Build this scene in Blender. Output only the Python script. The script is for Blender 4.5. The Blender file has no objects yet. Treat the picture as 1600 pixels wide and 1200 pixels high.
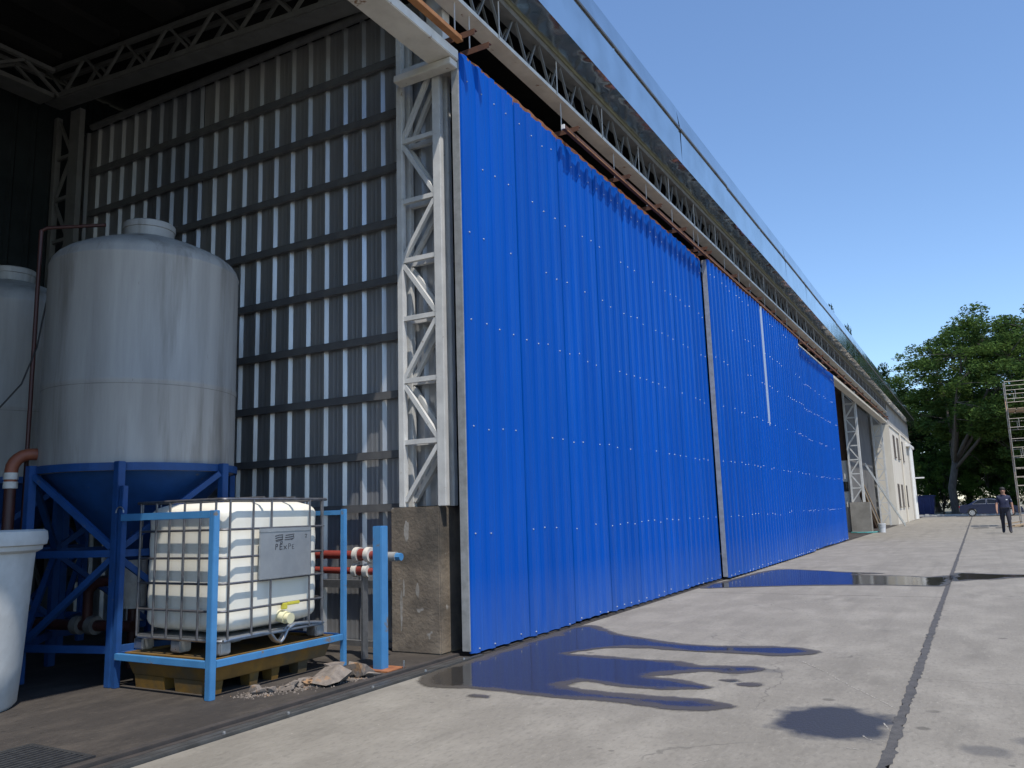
import bpy, bmesh, math, random
import numpy as np
from mathutils import Vector, Matrix, Quaternion
random.seed(7)
rng = np.random.default_rng(11)
scene = bpy.context.scene
COL = scene.collection
R = math.radians

# ------------------------------------------------------------------ camera
CAM = Vector((4.25, 0.0, 1.32))
F_PX, YAW, PITCH, ROLL = 1269.75, R(29.322), R(9.087), R(-1.746)
fwd = Vector((-math.sin(YAW)*math.cos(PITCH), math.cos(YAW)*math.cos(PITCH), math.sin(PITCH)))
rt = Vector((math.cos(YAW), math.sin(YAW), 0)); up = rt.cross(fwd)
r2 = math.cos(ROLL)*rt + math.sin(ROLL)*up
u2 = -math.sin(ROLL)*rt + math.cos(ROLL)*up
cd = bpy.data.cameras.new('camera'); cam = bpy.data.objects.new('camera', cd); COL.objects.link(cam)
m = Matrix((r2, u2, -fwd)).transposed().to_4x4(); m.translation = CAM
cam.matrix_world = m
cd.sensor_width = 36; cd.lens = F_PX/1600*36; cd.clip_start = 0.05; cd.clip_end = 3000
scene.camera = cam
# ------------------------------------------------------------------ sky, sun, exposure
SUN = Vector((1.0, -0.72, 2.62)).normalized()
w = bpy.data.worlds.new('World'); scene.world = w; w.use_nodes = True
nt = w.node_tree; bg = nt.nodes['Background']
sky = nt.nodes.new('ShaderNodeTexSky'); sky.sky_type = 'NISHITA'; sky.sun_disc = False
sky.sun_elevation = math.asin(SUN.z); sky.sun_rotation = math.atan2(SUN.x, SUN.y)
sky.altitude = 0; sky.air_density = 1.0; sky.dust_density = 0.1; sky.ozone_density = 5.8
nt.links.new(sky.outputs[0], bg.inputs[0]); bg.inputs[1].default_value = 0.15
sd = bpy.data.lights.new('sun', 'SUN'); sd.energy = 3.7; sd.angle = R(0.53); sd.color = (1.0, 0.94, 0.85)
so = bpy.data.objects.new('sun', sd); COL.objects.link(so)
so.rotation_euler = SUN.to_track_quat('Z', 'Y').to_euler(); so.location = (20, -5, 30)
vs = scene.view_settings
vs.view_transform = 'Standard'; vs.look = 'None'; vs.exposure = 0.45; vs.gamma = 1.0; vs.use_curve_mapping = False
try:
    scene.cycles.max_bounces = 8; scene.cycles.diffuse_bounces = 4; scene.cycles.glossy_bounces = 4
except Exception: pass

# ------------------------------------------------------------------ materials
def pm(name, c1, c2=None, scale=3.0, rough=0.6, metal=0.0, bump=0.0, bscale=None, stretch=(1, 1, 1), contrast=(0.35, 0.65),
       speck=None, rvar=0.0, spec=0.5, c3=None, s3=0.6, k3=(0.5, 0.7), detail=6, trans=0.0):
    M = bpy.data.materials.new(name); M.use_nodes = True
    N = M.node_tree.nodes; L = M.node_tree.links; b = N['Principled BSDF']
    b.inputs['Roughness'].default_value = rough; b.inputs['Metallic'].default_value = metal
    b.inputs['Specular IOR Level'].default_value = spec
    b.inputs['Base Color'].default_value = (*c1, 1)
    geo = N.new('ShaderNodeNewGeometry')
    mp = N.new('ShaderNodeMapping'); mp.inputs['Scale'].default_value = stretch
    L.new(geo.outputs['Position'], mp.inputs['Vector'])
    def noise(sc, det=detail, ro=0.6):
        n = N.new('ShaderNodeTexNoise'); n.inputs['Scale'].default_value = sc; n.inputs['Detail'].default_value = det
        n.inputs['Roughness'].default_value = ro; L.new(mp.outputs[0], n.inputs['Vector']); return n
    def ramp(src, a, bb):
        r = N.new('ShaderNodeMapRange'); r.inputs['From Min'].default_value = a; r.inputs['From Max'].default_value = bb
        L.new(src, r.inputs['Value']); return r.outputs[0]
    def mix(fac, a, bb):
        x = N.new('ShaderNodeMix'); x.data_type = 'RGBA'
        if hasattr(fac, 'links'): L.new(fac, x.inputs['Factor'])
        else: x.inputs['Factor'].default_value = fac
        for s, v in ((x.inputs[6], a), (x.inputs[7], bb)):
            if hasattr(v, 'links'): L.new(v, s)
            else: s.default_value = (*v, 1)
        return x.outputs[2]
    out = None
    if c2 is not None:
        n = noise(scale); f = ramp(n.outputs['Fac'], *contrast)
        out = mix(f, c1, c2)
        if rvar:
            rr = N.new('ShaderNodeMapRange'); rr.inputs['To Min'].default_value = max(0, rough-rvar); rr.inputs['To Max'].default_value = rough+rvar
            L.new(n.outputs['Fac'], rr.inputs['Value']); rr.inputs['From Min'].default_value = .3; rr.inputs['From Max'].default_value = .7
            L.new(rr.outputs[0], b.inputs['Roughness'])
    if c3 is not None:
        n = noise(s3); f = ramp(n.outputs['Fac'], *k3); out = mix(f, out if out else c1, c3)
    if speck is not None:
        n = noise(speck[1], 2); f = ramp(n.outputs['Fac'], speck[2], speck[2]+0.06); out = mix(f, out if out else c1, speck[0])
    if out: L.new(out, b.inputs['Base Color'])
    if bump:
        n = noise(bscale or scale*4); bp = N.new('ShaderNodeBump'); bp.inputs['Strength'].default_value = 1.0
        bp.inputs['Distance'].default_value = bump; L.new(n.outputs['Fac'], bp.inputs['Height']); L.new(bp.outputs[0], b.inputs['Normal'])
    if trans: b.inputs['Transmission Weight'].default_value = trans
    M['_x'] = 1
    return M

MT = {}
MT['cage'] = pm('cage_bar_zinc', (.20, .20, .21), (.13, .125, .13), 12, .42, .7)
MT['steel_grey'] = pm('grey_primer_steel', (.62, .62, .60), (.50, .50, .485), 5, .5, 0, .0006, 40, c3=(.22, .17, .12), s3=9, k3=(.66, .74))
MT['header'] = pm('painted_header_steel', (.72, .69, .62), (.58, .55, .49), 4, .5, 0, .0006, 30, c3=(.22, .11, .05), s3=7, k3=(.66, .72))
MT['truss_dark'] = pm('truss_paint', (.20, .20, .195), (.14, .14, .135), 4, .6)
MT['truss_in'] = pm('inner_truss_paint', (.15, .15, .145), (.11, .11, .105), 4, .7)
MT['girt'] = pm('dark_girt_steel', (.11, .112, .118), (.15, .15, .15), 6, .5, .25)
MT['girt_galv'] = pm('galvanised_girt', (.35, .36, .38), (.25, .26, .27), 14, .4, .8)
MT['galv'] = pm('galvanised_steel', (.46, .47, .48), (.33, .34, .35), 16, .36, .85, .0005, 60, rvar=.1)
MT['galv_dull'] = pm('weathered_galvanised', (.44, .45, .45), (.30, .305, .30), 9, .45, .35, .0006, 50, rvar=.1, c3=(.5, .5, .48), s3=3, k3=(.6, .8))
MT['sheet'] = pm('galvalume_sheet', (.52, .53, .55), (.42, .43, .45), 2.2, .40, .74, .002, 5, stretch=(3, 3, .35), rvar=.06)
MT['sheetB'] = pm('galvalume_sheet_worn', (.50, .50, .50), (.40, .40, .40), 2.2, .44, .70, .002, 5, stretch=(3, 3, .35), rvar=.06)
MT['sheetC'] = pm('galvalume_sheet_dull', (.40, .42, .46), (.30, .32, .36), 2.2, .42, .76, .002, 5, stretch=(3, 3, .35), rvar=.06)
MT['mirror'] = pm('polished_gutter_sheet', (.76, .78, .76), (.60, .62, .60), 1.3, .13, 1.0, .008, 1.1, stretch=(1, 1, 1), rvar=.04, detail=2)
MT['soffit'] = pm('rippled_gutter_sheet', (.62, .63, .60), (.45, .46, .44), 2.0, .16, 1.0, .03, 2.0, rvar=.05, detail=2)
MT['olive'] = pm('olive_angle_paint', (.22, .22, .15), (.16, .16, .11), 5, .6)
MT['seam'] = pm('tarnished_seam', (.15, .155, .15), (.08, .08, .08), 4, .5, .5)
MT['rust'] = pm('rusty_steel', (.33, .13, .05), (.16, .055, .025), 9, .85, 0, .002, 40)
MT['rust_rail'] = pm('orange_rust_rail', (.34, .155, .055), (.23, .095, .035), 6, .8, 0, .001, 40)
MT['rust_dark'] = pm('dark_rusty_steel', (.065, .028, .018), (.11, .045, .022), 9, .8, 0, .001, 40)
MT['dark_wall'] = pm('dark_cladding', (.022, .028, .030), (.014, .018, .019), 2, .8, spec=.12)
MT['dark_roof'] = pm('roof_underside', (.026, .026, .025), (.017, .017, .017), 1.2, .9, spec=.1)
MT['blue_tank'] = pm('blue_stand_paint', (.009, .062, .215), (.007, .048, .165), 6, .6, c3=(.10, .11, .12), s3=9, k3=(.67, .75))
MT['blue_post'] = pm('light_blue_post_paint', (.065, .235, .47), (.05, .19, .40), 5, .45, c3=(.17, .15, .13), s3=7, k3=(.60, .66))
MT['tank'] = pm('dirty_white_tank', (.38, .372, .355), (.29, .283, .27), 2.4, .5, 0, .001, 20, stretch=(2.5, 2.5, .25), c3=(.15, .135, .115), s3=1.7, k3=(.52, .74), speck=((.16, .15, .14), 17, .735))
MT['tub'] = pm('scuffed_tub_plastic', (.56, .57, .56), (.46, .465, .45), 5, .5, 0, .001, 20, speck=((.2, .17, .15), 13, .72))
MT['ibc'] = pm('milky_plastic', (.78, .755, .67), (.71, .68, .58), 2, .38, 0, .0015, 6, spec=.4, c3=(.62, .58, .44), s3=2.2, k3=(.60, .8))
MT['yellow'] = pm('yellow_plastic', (.55, .50, .06), None, rough=.4)
MT['cream'] = pm('cream_plastic', (.66, .62, .40), None, rough=.4)
MT['plate'] = pm('dull_metal_plate', (.36, .375, .39), (.30, .315, .33), 5, .45, .55, .001, 12)
MT['ink'] = pm('black_marker', (.03, .03, .035), (.08, .08, .085), 60, .7)
MT['spill'] = pm('ochre_plastic', (.21, .115, .02), (.13, .075, .02), 6, .6, 0, .001, 30, c3=(.10, .075, .04), s3=3.5, k3=(.48, .62))
MT['concrete_block'] = pm('stained_cast_concrete', (.25, .205, .155), (.15, .122, .094), 3.2, .9, 0, .006, 30, c3=(.075, .066, .055), s3=1.7, k3=(.48, .66), speck=((.36, .345, .32), 6.5, .70))
MT['smear'] = pm('pale_plaster', (.36, .34, .31), (.22, .20, .175), 16, .9)
MT['conc_light'] = pm('cast_concrete', (.30, .28, .245), (.21, .195, .17), 2.5, .9, 0, .004, 30)
MT['rubble'] = pm('broken_concrete', (.23, .195, .165), (.125, .105, .09), 14, .95, 0, .006, 40, c3=(.30, .17, .08), s3=9, k3=(.58, .68))
MT['black'] = pm('black_iron', (.022, .022, .023), (.04, .04, .04), 20, .55)
MT['track'] = pm('track_steel', (.10, .10, .098), (.06, .058, .055), 7, .5, .4, .001, 40)
MT['track_dark'] = pm('track_dark_steel', (.032, .029, .027), (.055, .045, .04), 7, .7)
MT['red_pipe'] = pm('red_pipe_plastic', (.23, .04, .03), (.17, .03, .024), 8, .45)
MT['orange_pipe'] = pm('orange_pipe_plastic', (.28, .085, .04), (.21, .062, .032), 8, .55)
MT['white_fit'] = pm('white_fitting_plastic', (.66, .63, .57), (.5, .47, .42), 14, .5)
MT['union_shade_seam'] = pm('shaded_union_and_seam', (.22, .21, .19), (.12, .11, .10), 9, .6)  # white fittings darkened for shade under the tank; also the tank seam
MT['maroon'] = pm('maroon_pipe', (.07, .022, .018), (.05, .018, .015), 8, .5)
MT['wall_white'] = pm('cream_render', (.70, .655, .56), (.63, .58, .49), 1.2, .9, 0, .003, 25, stretch=(1.5, 1.5, .4), c3=(.50, .44, .36), s3=.9, k3=(.60, .78))
MT['wall_grey'] = pm('grey_render', (.40, .385, .35), (.32, .305, .28), 1.0, .9, 0, .003, 25, c3=(.24, .22, .19), s3=.8, k3=(.55, .75))
MT['bay_shade_grey'] = pm('shaded_grey_render', (.15, .145, .135), (.11, .105, .10), 1.0, .9)  # darker copy of the grey render, with the bay's shade in its colour
MT['white_paint'] = pm('white_paint', (.78, .78, .76), (.7, .7, .68), 3, .55)
MT['glass'] = pm('dark_window_glass', (.03, .035, .045), None, rough=.06, spec=.6)
MT['car_glass'] = pm('car_glass', (.012, .014, .018), None, rough=.12, spec=.25)
MT['frame_brown'] = pm('window_frame', (.20, .17, .15), (.15, .13, .11), 5, .6)
MT['wood'] = pm('plank_wood', (.40, .30, .19), (.27, .19, .12), 9, .8, 0, .002, 60, stretch=(3, 3, .6))
MT['wood_dark'] = pm('dark_plank_wood', (.10, .055, .035), (.06, .035, .025), 9, .8, stretch=(3, 3, .6))
MT['alu'] = pm('aluminium', (.62, .62, .60), (.5, .5, .48), 8, .4, .7)
MT['scaf'] = pm('scaffold_tube', (.40, .38, .34), (.30, .26, .22), 6, .5, .4)
MT['scaf_rust'] = pm('scaffold_rust', (.40, .25, .14), (.3, .19, .11), 6, .7)
MT['bark'] = pm('bark', (.105, .092, .078), (.06, .053, .045), 5, .95, 0, .03, 9, stretch=(2, 2, .5))
MT['car'] = pm('dark_blue_car_paint', (.014, .020, .052), None, rough=.25, spec=.4)
MT['car2'] = pm('silver_car_paint', (.50, .51, .53), None, rough=.25, metal=.5)
MT['tyre'] = pm('tyre_rubber', (.018, .018, .019), None, rough=.8)
MT['lamp_red'] = pm('tail_lamp_red', (.35, .012, .01), None, rough=.2)
MT['skin'] = pm('skin', (.40, .22, .145), (.36, .19, .125), 12, .55)
MT['shirt'] = pm('navy_shirt', (.016, .02, .05), (.024, .028, .062), 9, .85, 0, .01, 14)
MT['trousers'] = pm('black_trousers', (.016, .017, .024), (.026, .027, .04), 7, .9, 0, .012, 12)
MT['shoe'] = pm('shoe_leather', (.02, .018, .018), None, rough=.6)
MT['hair'] = pm('dark_hair', (.012, .009, .008), None, rough=.7)
MT['container'] = pm('dark_blue_bin_paint', (.015, .03, .13), (.01, .022, .10), 4, .5)
MT['kerb'] = pm('kerb_concrete', (.55, .53, .49), (.42, .40, .37), 3, .9)
MT['hose'] = pm('teal_hose', (.10, .36, .34), None, rough=.4)
MT['joint'] = pm('tar_sealant', (.05, .048, .046), (.085, .08, .076), 12, .8, 0, .004, 60)
MT['screw'] = pm('zinc_screw', (.50, .51, .52), None, rough=.45, metal=.6)
MT['bucket'] = pm('bucket_plastic', (.68, .69, .70), (.6, .6, .6), 9, .45)

def leaf_mat(name, a, b):
    M = bpy.data.materials.new(name); M.use_nodes = True; N = M.node_tree.nodes; L = M.node_tree.links
    N.remove(N['Principled BSDF']); out = N['Material Output']
    g = N.new('ShaderNodeNewGeometry'); n = N.new('ShaderNodeTexNoise'); n.inputs['Scale'].default_value = .55; n.inputs['Detail'].default_value = 5
    L.new(g.outputs['Position'], n.inputs['Vector'])
    mr = N.new('ShaderNodeMapRange'); mr.inputs['From Min'].default_value = .35; mr.inputs['From Max'].default_value = .65; L.new(n.outputs['Fac'], mr.inputs['Value'])
    mx = N.new('ShaderNodeMix'); mx.data_type = 'RGBA'; L.new(mr.outputs[0], mx.inputs['Factor']); mx.inputs[6].default_value = (*a, 1); mx.inputs[7].default_value = (*b, 1)
    d = N.new('ShaderNodeBsdfDiffuse'); t = N.new('ShaderNodeBsdfTranslucent'); L.new(mx.outputs[2], d.inputs[0]); L.new(mx.outputs[2], t.inputs[0])
    ms = N.new('ShaderNodeMixShader'); ms.inputs[0].default_value = .28; L.new(d.outputs[0], ms.inputs[1]); L.new(t.outputs[0], ms.inputs[2])
    L.new(ms.outputs[0], out.inputs['Surface']); return M
MT['leafA'] = leaf_mat('feathery_leaf', (.086, .138, .034), (.050, .092, .029))
MT['leafB'] = leaf_mat('dark_leaf', (.035, .065, .020), (.022, .045, .018))
MT['leafC'] = leaf_mat('fresh_leaf', (.10, .17, .035), (.06, .11, .03))

# painted blue door sheet: paint, faint fading, dust splashed near the foot, pale scrape
def door_mat(name, scrape=None):
    M = pm(name, (.0006, .080, .42), (.0006, .067, .36), 1.1, .40, 0, .0012, 3.0, stretch=(1, 2.2, .22), rvar=.06, spec=.12)
    N = M.node_tree.nodes; L = M.node_tree.links; b = N['Principled BSDF']
    src = b.inputs['Base Color'].links[0].from_socket
    geo = N.new('ShaderNodeNewGeometry'); sep = N.new('ShaderNodeSeparateXYZ'); L.new(geo.outputs['Position'], sep.inputs[0])
    def mth(op, a, bb=None):
        x = N.new('ShaderNodeMath'); x.operation = op
        for i, v in enumerate((a, bb)):
            if v is None: continue
            if hasattr(v, 'links'): L.new(v, x.inputs[i])
            else: x.inputs[i].default_value = v
        return x.outputs[0]
    n = N.new('ShaderNodeTexNoise'); n.inputs['Scale'].default_value = 3.0; n.inputs['Detail'].default_value = 8
    mp = N.new('ShaderNodeMapping'); mp.inputs['Scale'].default_value = (1, 2.5, .5); L.new(geo.outputs['Position'], mp.inputs[0]); L.new(mp.outputs[0], n.inputs[0])
    lo = N.new('ShaderNodeMapRange'); lo.inputs['From Min'].default_value = .75; lo.inputs['From Max'].default_value = .0; L.new(sep.outputs['Z'], lo.inputs[0])
    f = mth('MULTIPLY', lo.outputs[0], n.outputs['Fac']); f = mth('MULTIPLY', f, .5)
    n2 = N.new('ShaderNodeTexNoise'); n2.inputs['Scale'].default_value = 2.0; n2.inputs['Detail'].default_value = 7
    mp2 = N.new('ShaderNodeMapping'); mp2.inputs['Scale'].default_value = (1, 14, .35); L.new(geo.outputs['Position'], mp2.inputs[0]); L.new(mp2.outputs[0], n2.inputs[0])
    st = N.new('ShaderNodeMapRange'); st.inputs['From Min'].default_value = .62; st.inputs['From Max'].default_value = .80; st.inputs['To Max'].default_value = .10; L.new(n2.outputs['Fac'], st.inputs[0])
    f = mth('MAXIMUM', f, st.outputs[0])
    mx = N.new('ShaderNodeMix'); mx.data_type = 'RGBA'; L.new(f, mx.inputs['Factor']); L.new(src, mx.inputs[6]); mx.inputs[7].default_value = (.13, .20, .36, 1)
    res = mx.outputs[2]
    if scrape:
        y0, z0, z1 = scrape
        wob = mth('MULTIPLY', mth('SUBTRACT', n.outputs['Fac'], .5), .06)
        dy = mth('ABSOLUTE', mth('ADD', mth('SUBTRACT', sep.outputs['Y'], y0), wob))
        a = N.new('ShaderNodeMapRange'); a.inputs['From Min'].default_value = .105; a.inputs['From Max'].default_value = .085; L.new(dy, a.inputs[0])
        zc = mth('MULTIPLY', mth('GREATER_THAN', mth('ADD', sep.outputs['Z'], mth('MULTIPLY', n2.outputs['Fac'], 1.2)), z0+.6), mth('LESS_THAN', sep.outputs['Z'], z1))
        f2 = mth('MULTIPLY', mth('MULTIPLY', a.outputs[0], zc), mth('ADD', .62, mth('MULTIPLY', n2.outputs['Fac'], .3)))
        m2 = N.new('ShaderNodeMix'); m2.data_type = 'RGBA'; L.new(f2, m2.inputs['Factor']); L.new(res, m2.inputs[6]); m2.inputs[7].default_value = (.42, .50, .58, 1)
        res = m2.outputs[2]
    oi = N.new('ShaderNodeObjectInfo'); hv = N.new('ShaderNodeHueSaturation'); L.new(res, hv.inputs['Color'])
    vr = N.new('ShaderNodeMapRange'); L.new(oi.outputs['Random'], vr.inputs[0]); vr.inputs['To Min'].default_value = .95; vr.inputs['To Max'].default_value = 1.04; L.new(vr.outputs[0], hv.inputs['Value'])
    L.new(hv.outputs[0], b.inputs['Base Color']); return M
MT['door1'] = door_mat('blue_door_paint'); MT['door2'] = door_mat('blue_door_paint_scraped', (19.93, 3.3, 6.2))

def concrete_mat(name, base, dark, light, spot=False, floor=False):
    M = bpy.data.materials.new(name); M.use_nodes = True; N = M.node_tree.nodes; L = M.node_tree.links; b = N['Principled BSDF']
    geo = N.new('ShaderNodeNewGeometry'); pos = geo.outputs['Position']
    def noise(sc, st=(1, 1, 1), det=8, ro=.6):
        mp = N.new('ShaderNodeMapping'); mp.inputs['Scale'].default_value = st; L.new(pos, mp.inputs[0])
        n = N.new('ShaderNodeTexNoise'); n.inputs['Scale'].default_value = sc; n.inputs['Detail'].default_value = det; n.inputs['Roughness'].default_value = ro
        L.new(mp.outputs[0], n.inputs[0]); return n.outputs['Fac']
    def rg(v, a, bb, hi=1.0):
        r = N.new('ShaderNodeMapRange'); r.inputs['From Min'].default_value = a; r.inputs['From Max'].default_value = bb; r.inputs['To Max'].default_value = hi
        L.new(v, r.inputs[0]); return r.outputs[0]
    def mix(f, a, bb):
        x = N.new('ShaderNodeMix'); x.data_type = 'RGBA'; L.new(f, x.inputs['Factor'])
        for s, v in ((x.inputs[6], a), (x.inputs[7], bb)):
            if hasattr(v, 'links'): L.new(v, s)
            else: s.default_value = (*v, 1)
        return x.outputs[2]
    c = mix(rg(noise(.45), .36, .64), base, dark)                       # broad patches
    c = mix(rg(noise(2.3, (1, .5, 1)), .46, .72, .75), c, light)         # trowel marks
    c = mix(rg(noise(1.1, (2.6, .7, 1)), .56, .74, .55), c, tuple(x*.66 for x in dark))
    c = mix(rg(noise(9, det=4), .60, .78, .45), c, tuple(x*.78 for x in dark))
    c = mix(rg(noise(22, (1.6, .7, 1), 6), .50, .72, .55), c, tuple(x*.70 for x in dark))
    c = mix(rg(noise(15, (1.8, .6, 1), 6), .56, .76, .55), c, light)
    c = mix(rg(noise(60, det=2), .66, .74, .5), c, tuple(x*.6 for x in dark))
    c = mix(rg(noise(38, det=2), .70, .74, .6), c, tuple(min(.7, x*1.5) for x in light))
    c = mix(rg(noise(1.6, (6, 1.2, 1), 3), .70, .73, .35), c, light)     # scuffs
    c = mix(rg(noise(1.2, (3.2, .07, 1), 5), .52, .74, .38), c, tuple(x*.72 for x in dark))     # wheel tracks along the yard
    def vor(sc, feat, warp):
        nv = N.new('ShaderNodeTexNoise'); nv.inputs['Scale'].default_value = 1.3; nv.inputs['Detail'].default_value = 6; L.new(pos, nv.inputs[0])
        va = N.new('ShaderNodeVectorMath'); va.operation = 'MULTIPLY_ADD'; L.new(nv.outputs['Color'], va.inputs[0]); va.inputs[1].default_value = (warp, warp, 0); L.new(pos, va.inputs[2])
        vo = N.new('ShaderNodeTexVoronoi'); vo.feature = feat; vo.voronoi_dimensions = '2D'; vo.inputs['Scale'].default_value = sc; L.new(va.outputs[0], vo.inputs['Vector']); return vo.outputs['Distance']
    def mul(a_, b2):
        x = N.new('ShaderNodeMath'); x.operation = 'MULTIPLY'; L.new(a_, x.inputs[0]); L.new(b2, x.inputs[1]); return x.outputs[0]
    c = mix(mul(rg(vor(.33, 'DISTANCE_TO_EDGE', .9), .0030, .0010, .5), rg(noise(.5, det=3), .52, .60)), c, tuple(x*.35 for x in dark))   # hairline cracks
    c = mix(mul(rg(vor(1.7, 'F1', .05), .085, .05, .7), rg(noise(.8, det=3), .55, .62)), c, tuple(x*.45 for x in dark))                     # drips
    c = mix(mul(rg(vor(4.5, 'F1', .03), .09, .06, .6), rg(noise(1.1, det=3), .56, .64)), c, tuple(x*.5 for x in dark))
    rough = .82
    if spot:
        sep = N.new('ShaderNodeSeparateXYZ'); L.new(pos, sep.inputs[0])
        nz = noise(3.5, det=4); wet = None
        for (sx, sy, rx, ry, k) in spot:
            v = N.new('ShaderNodeVectorMath'); v.operation = 'SUBTRACT'; L.new(pos, v.inputs[0]); v.inputs[1].default_value = (sx, sy, 0)
            v2 = N.new('ShaderNodeVectorMath'); v2.operation = 'MULTIPLY'; L.new(v.outputs[0], v2.inputs[0]); v2.inputs[1].default_value = (1/rx, 1/ry, 0)
            ln = N.new('ShaderNodeVectorMath'); ln.operation = 'LENGTH'; L.new(v2.outputs[0], ln.inputs[0])
            ad = N.new('ShaderNodeMath'); ad.operation = 'MULTIPLY_ADD'; L.new(nz, ad.inputs[0]); ad.inputs[1].default_value = 1.1; L.new(ln.outputs['Value'], ad.inputs[2])
            f = rg(ad.outputs[0], 1.62, 1.28, k)
            if wet is None: wet = f
            else:
                mm = N.new('ShaderNodeMath'); mm.operation = 'MAXIMUM'; L.new(wet, mm.inputs[0]); L.new(f, mm.inputs[1]); wet = mm.outputs[0]
        c = mix(wet, c, (.036, .036, .040))
        rr = N.new('ShaderNodeMapRange'); L.new(wet, rr.inputs[0]); rr.inputs['To Min'].default_value = rough; rr.inputs['To Max'].default_value = .5
        L.new(rr.outputs[0], b.inputs['Roughness'])
    else: b.inputs['Roughness'].default_value = rough
    b.inputs['Specular IOR Level'].default_value = .35
    L.new(c, b.inputs['Base Color'])
    bp = N.new('ShaderNodeBump'); bp.inputs['Distance'].default_value = .004; L.new(noise(45, det=5), bp.inputs['Height']); L.new(bp.outputs[0], b.inputs['Normal'])
    return M
MT['slab'] = concrete_mat('yard_concrete', (.224, .206, .175), (.184, .169, .143), (.292, .271, .232),
    spot=[(3.34, 5.52, .38, .44, 1.0), (4.30, 4.6, .22, .28, .5), (4.15, 5.2, .14, .12, .45), (4.45, 5.5, .2, .12, .45), (3.98, 4.35, .16, .2, .4), (2.45, 7.0, .3, .1, .35), (4.4, 3.9, .3, .2, .5)])
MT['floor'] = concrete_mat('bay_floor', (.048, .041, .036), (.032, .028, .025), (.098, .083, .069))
MT['ground'] = concrete_mat('far_ground', (.20, .18, .13), (.12, .12, .07), (.25, .23, .18))
MT['damp'] = concrete_mat('damp_concrete', (.105, .098, .09), (.085, .08, .072), (.13, .12, .11))
MT['scuff'] = pm('pale_scuff', (.36, .34, .30), (.29, .27, .24), 20, .9)
def water_mat():
    M = bpy.data.materials.new('standing_water'); M.use_nodes = True; N = M.node_tree.nodes; L = M.node_tree.links; b = N['Principled BSDF']; out = N['Material Output']
    geo = N.new('ShaderNodeNewGeometry'); at = N.new('ShaderNodeAttribute'); at.attribute_name = 'wet'
    def noise(sc, det=5):
        n = N.new('ShaderNodeTexNoise'); n.inputs['Scale'].default_value = sc; n.inputs['Detail'].default_value = det; L.new(geo.outputs['Position'], n.inputs[0]); return n.outputs['Fac']
    def mad(a, k, c):
        m_ = N.new('ShaderNodeMath'); m_.operation = 'MULTIPLY_ADD'; L.new(a, m_.inputs[0]); m_.inputs[1].default_value = k
        if hasattr(c, 'links'): L.new(c, m_.inputs[2])
        else: m_.inputs[2].default_value = c
        return m_.outputs[0]
    def ss(v, a, bb, hi=1.0, lo=0.0):
        r_ = N.new('ShaderNodeMapRange'); r_.interpolation_type = 'SMOOTHSTEP'; r_.inputs['From Min'].default_value = a; r_.inputs['From Max'].default_value = bb; r_.inputs['To Min'].default_value = lo; r_.inputs['To Max'].default_value = hi
        L.new(v, r_.inputs[0]); return r_.outputs[0]
    w0 = mad(noise(7), .11, mad(noise(38, 3), .05, at.outputs['Fac'])); w = mad(w0, 1.0, -.08)
    film = ss(mad(noise(1.9, 6), -.34, mad(w, 1.0, .13)), -.02, .10)          # where the film thins the gloss fades
    damp = ss(w, -.055, .006, .92); 
    mx = N.new('ShaderNodeMix'); mx.data_type = 'RGBA'; L.new(film, mx.inputs['Factor']); mx.inputs[6].default_value = (.075, .067, .057, 1); mx.inputs[7].default_value = (.036, .034, .032, 1)
    L.new(mx.outputs[2], b.inputs['Base Color']); b.inputs['IOR'].default_value = 1.33; b.inputs['Specular IOR Level'].default_value = .40
    L.new(ss(film, 0, 1, .075, .45), b.inputs['Roughness'])
    bp = N.new('ShaderNodeBump'); bp.inputs['Distance'].default_value = .0012; L.new(noise(11, 4), bp.inputs['Height']); L.new(bp.outputs[0], b.inputs['Normal'])
    tr = N.new('ShaderNodeBsdfTransparent'); ms = N.new('ShaderNodeMixShader'); L.new(damp, ms.inputs[0]); L.new(tr.outputs[0], ms.inputs[1]); L.new(b.outputs[0], ms.inputs[2]); L.new(ms.outputs[0], out.inputs['Surface'])
    return M
MT['water'] = water_mat()

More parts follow.
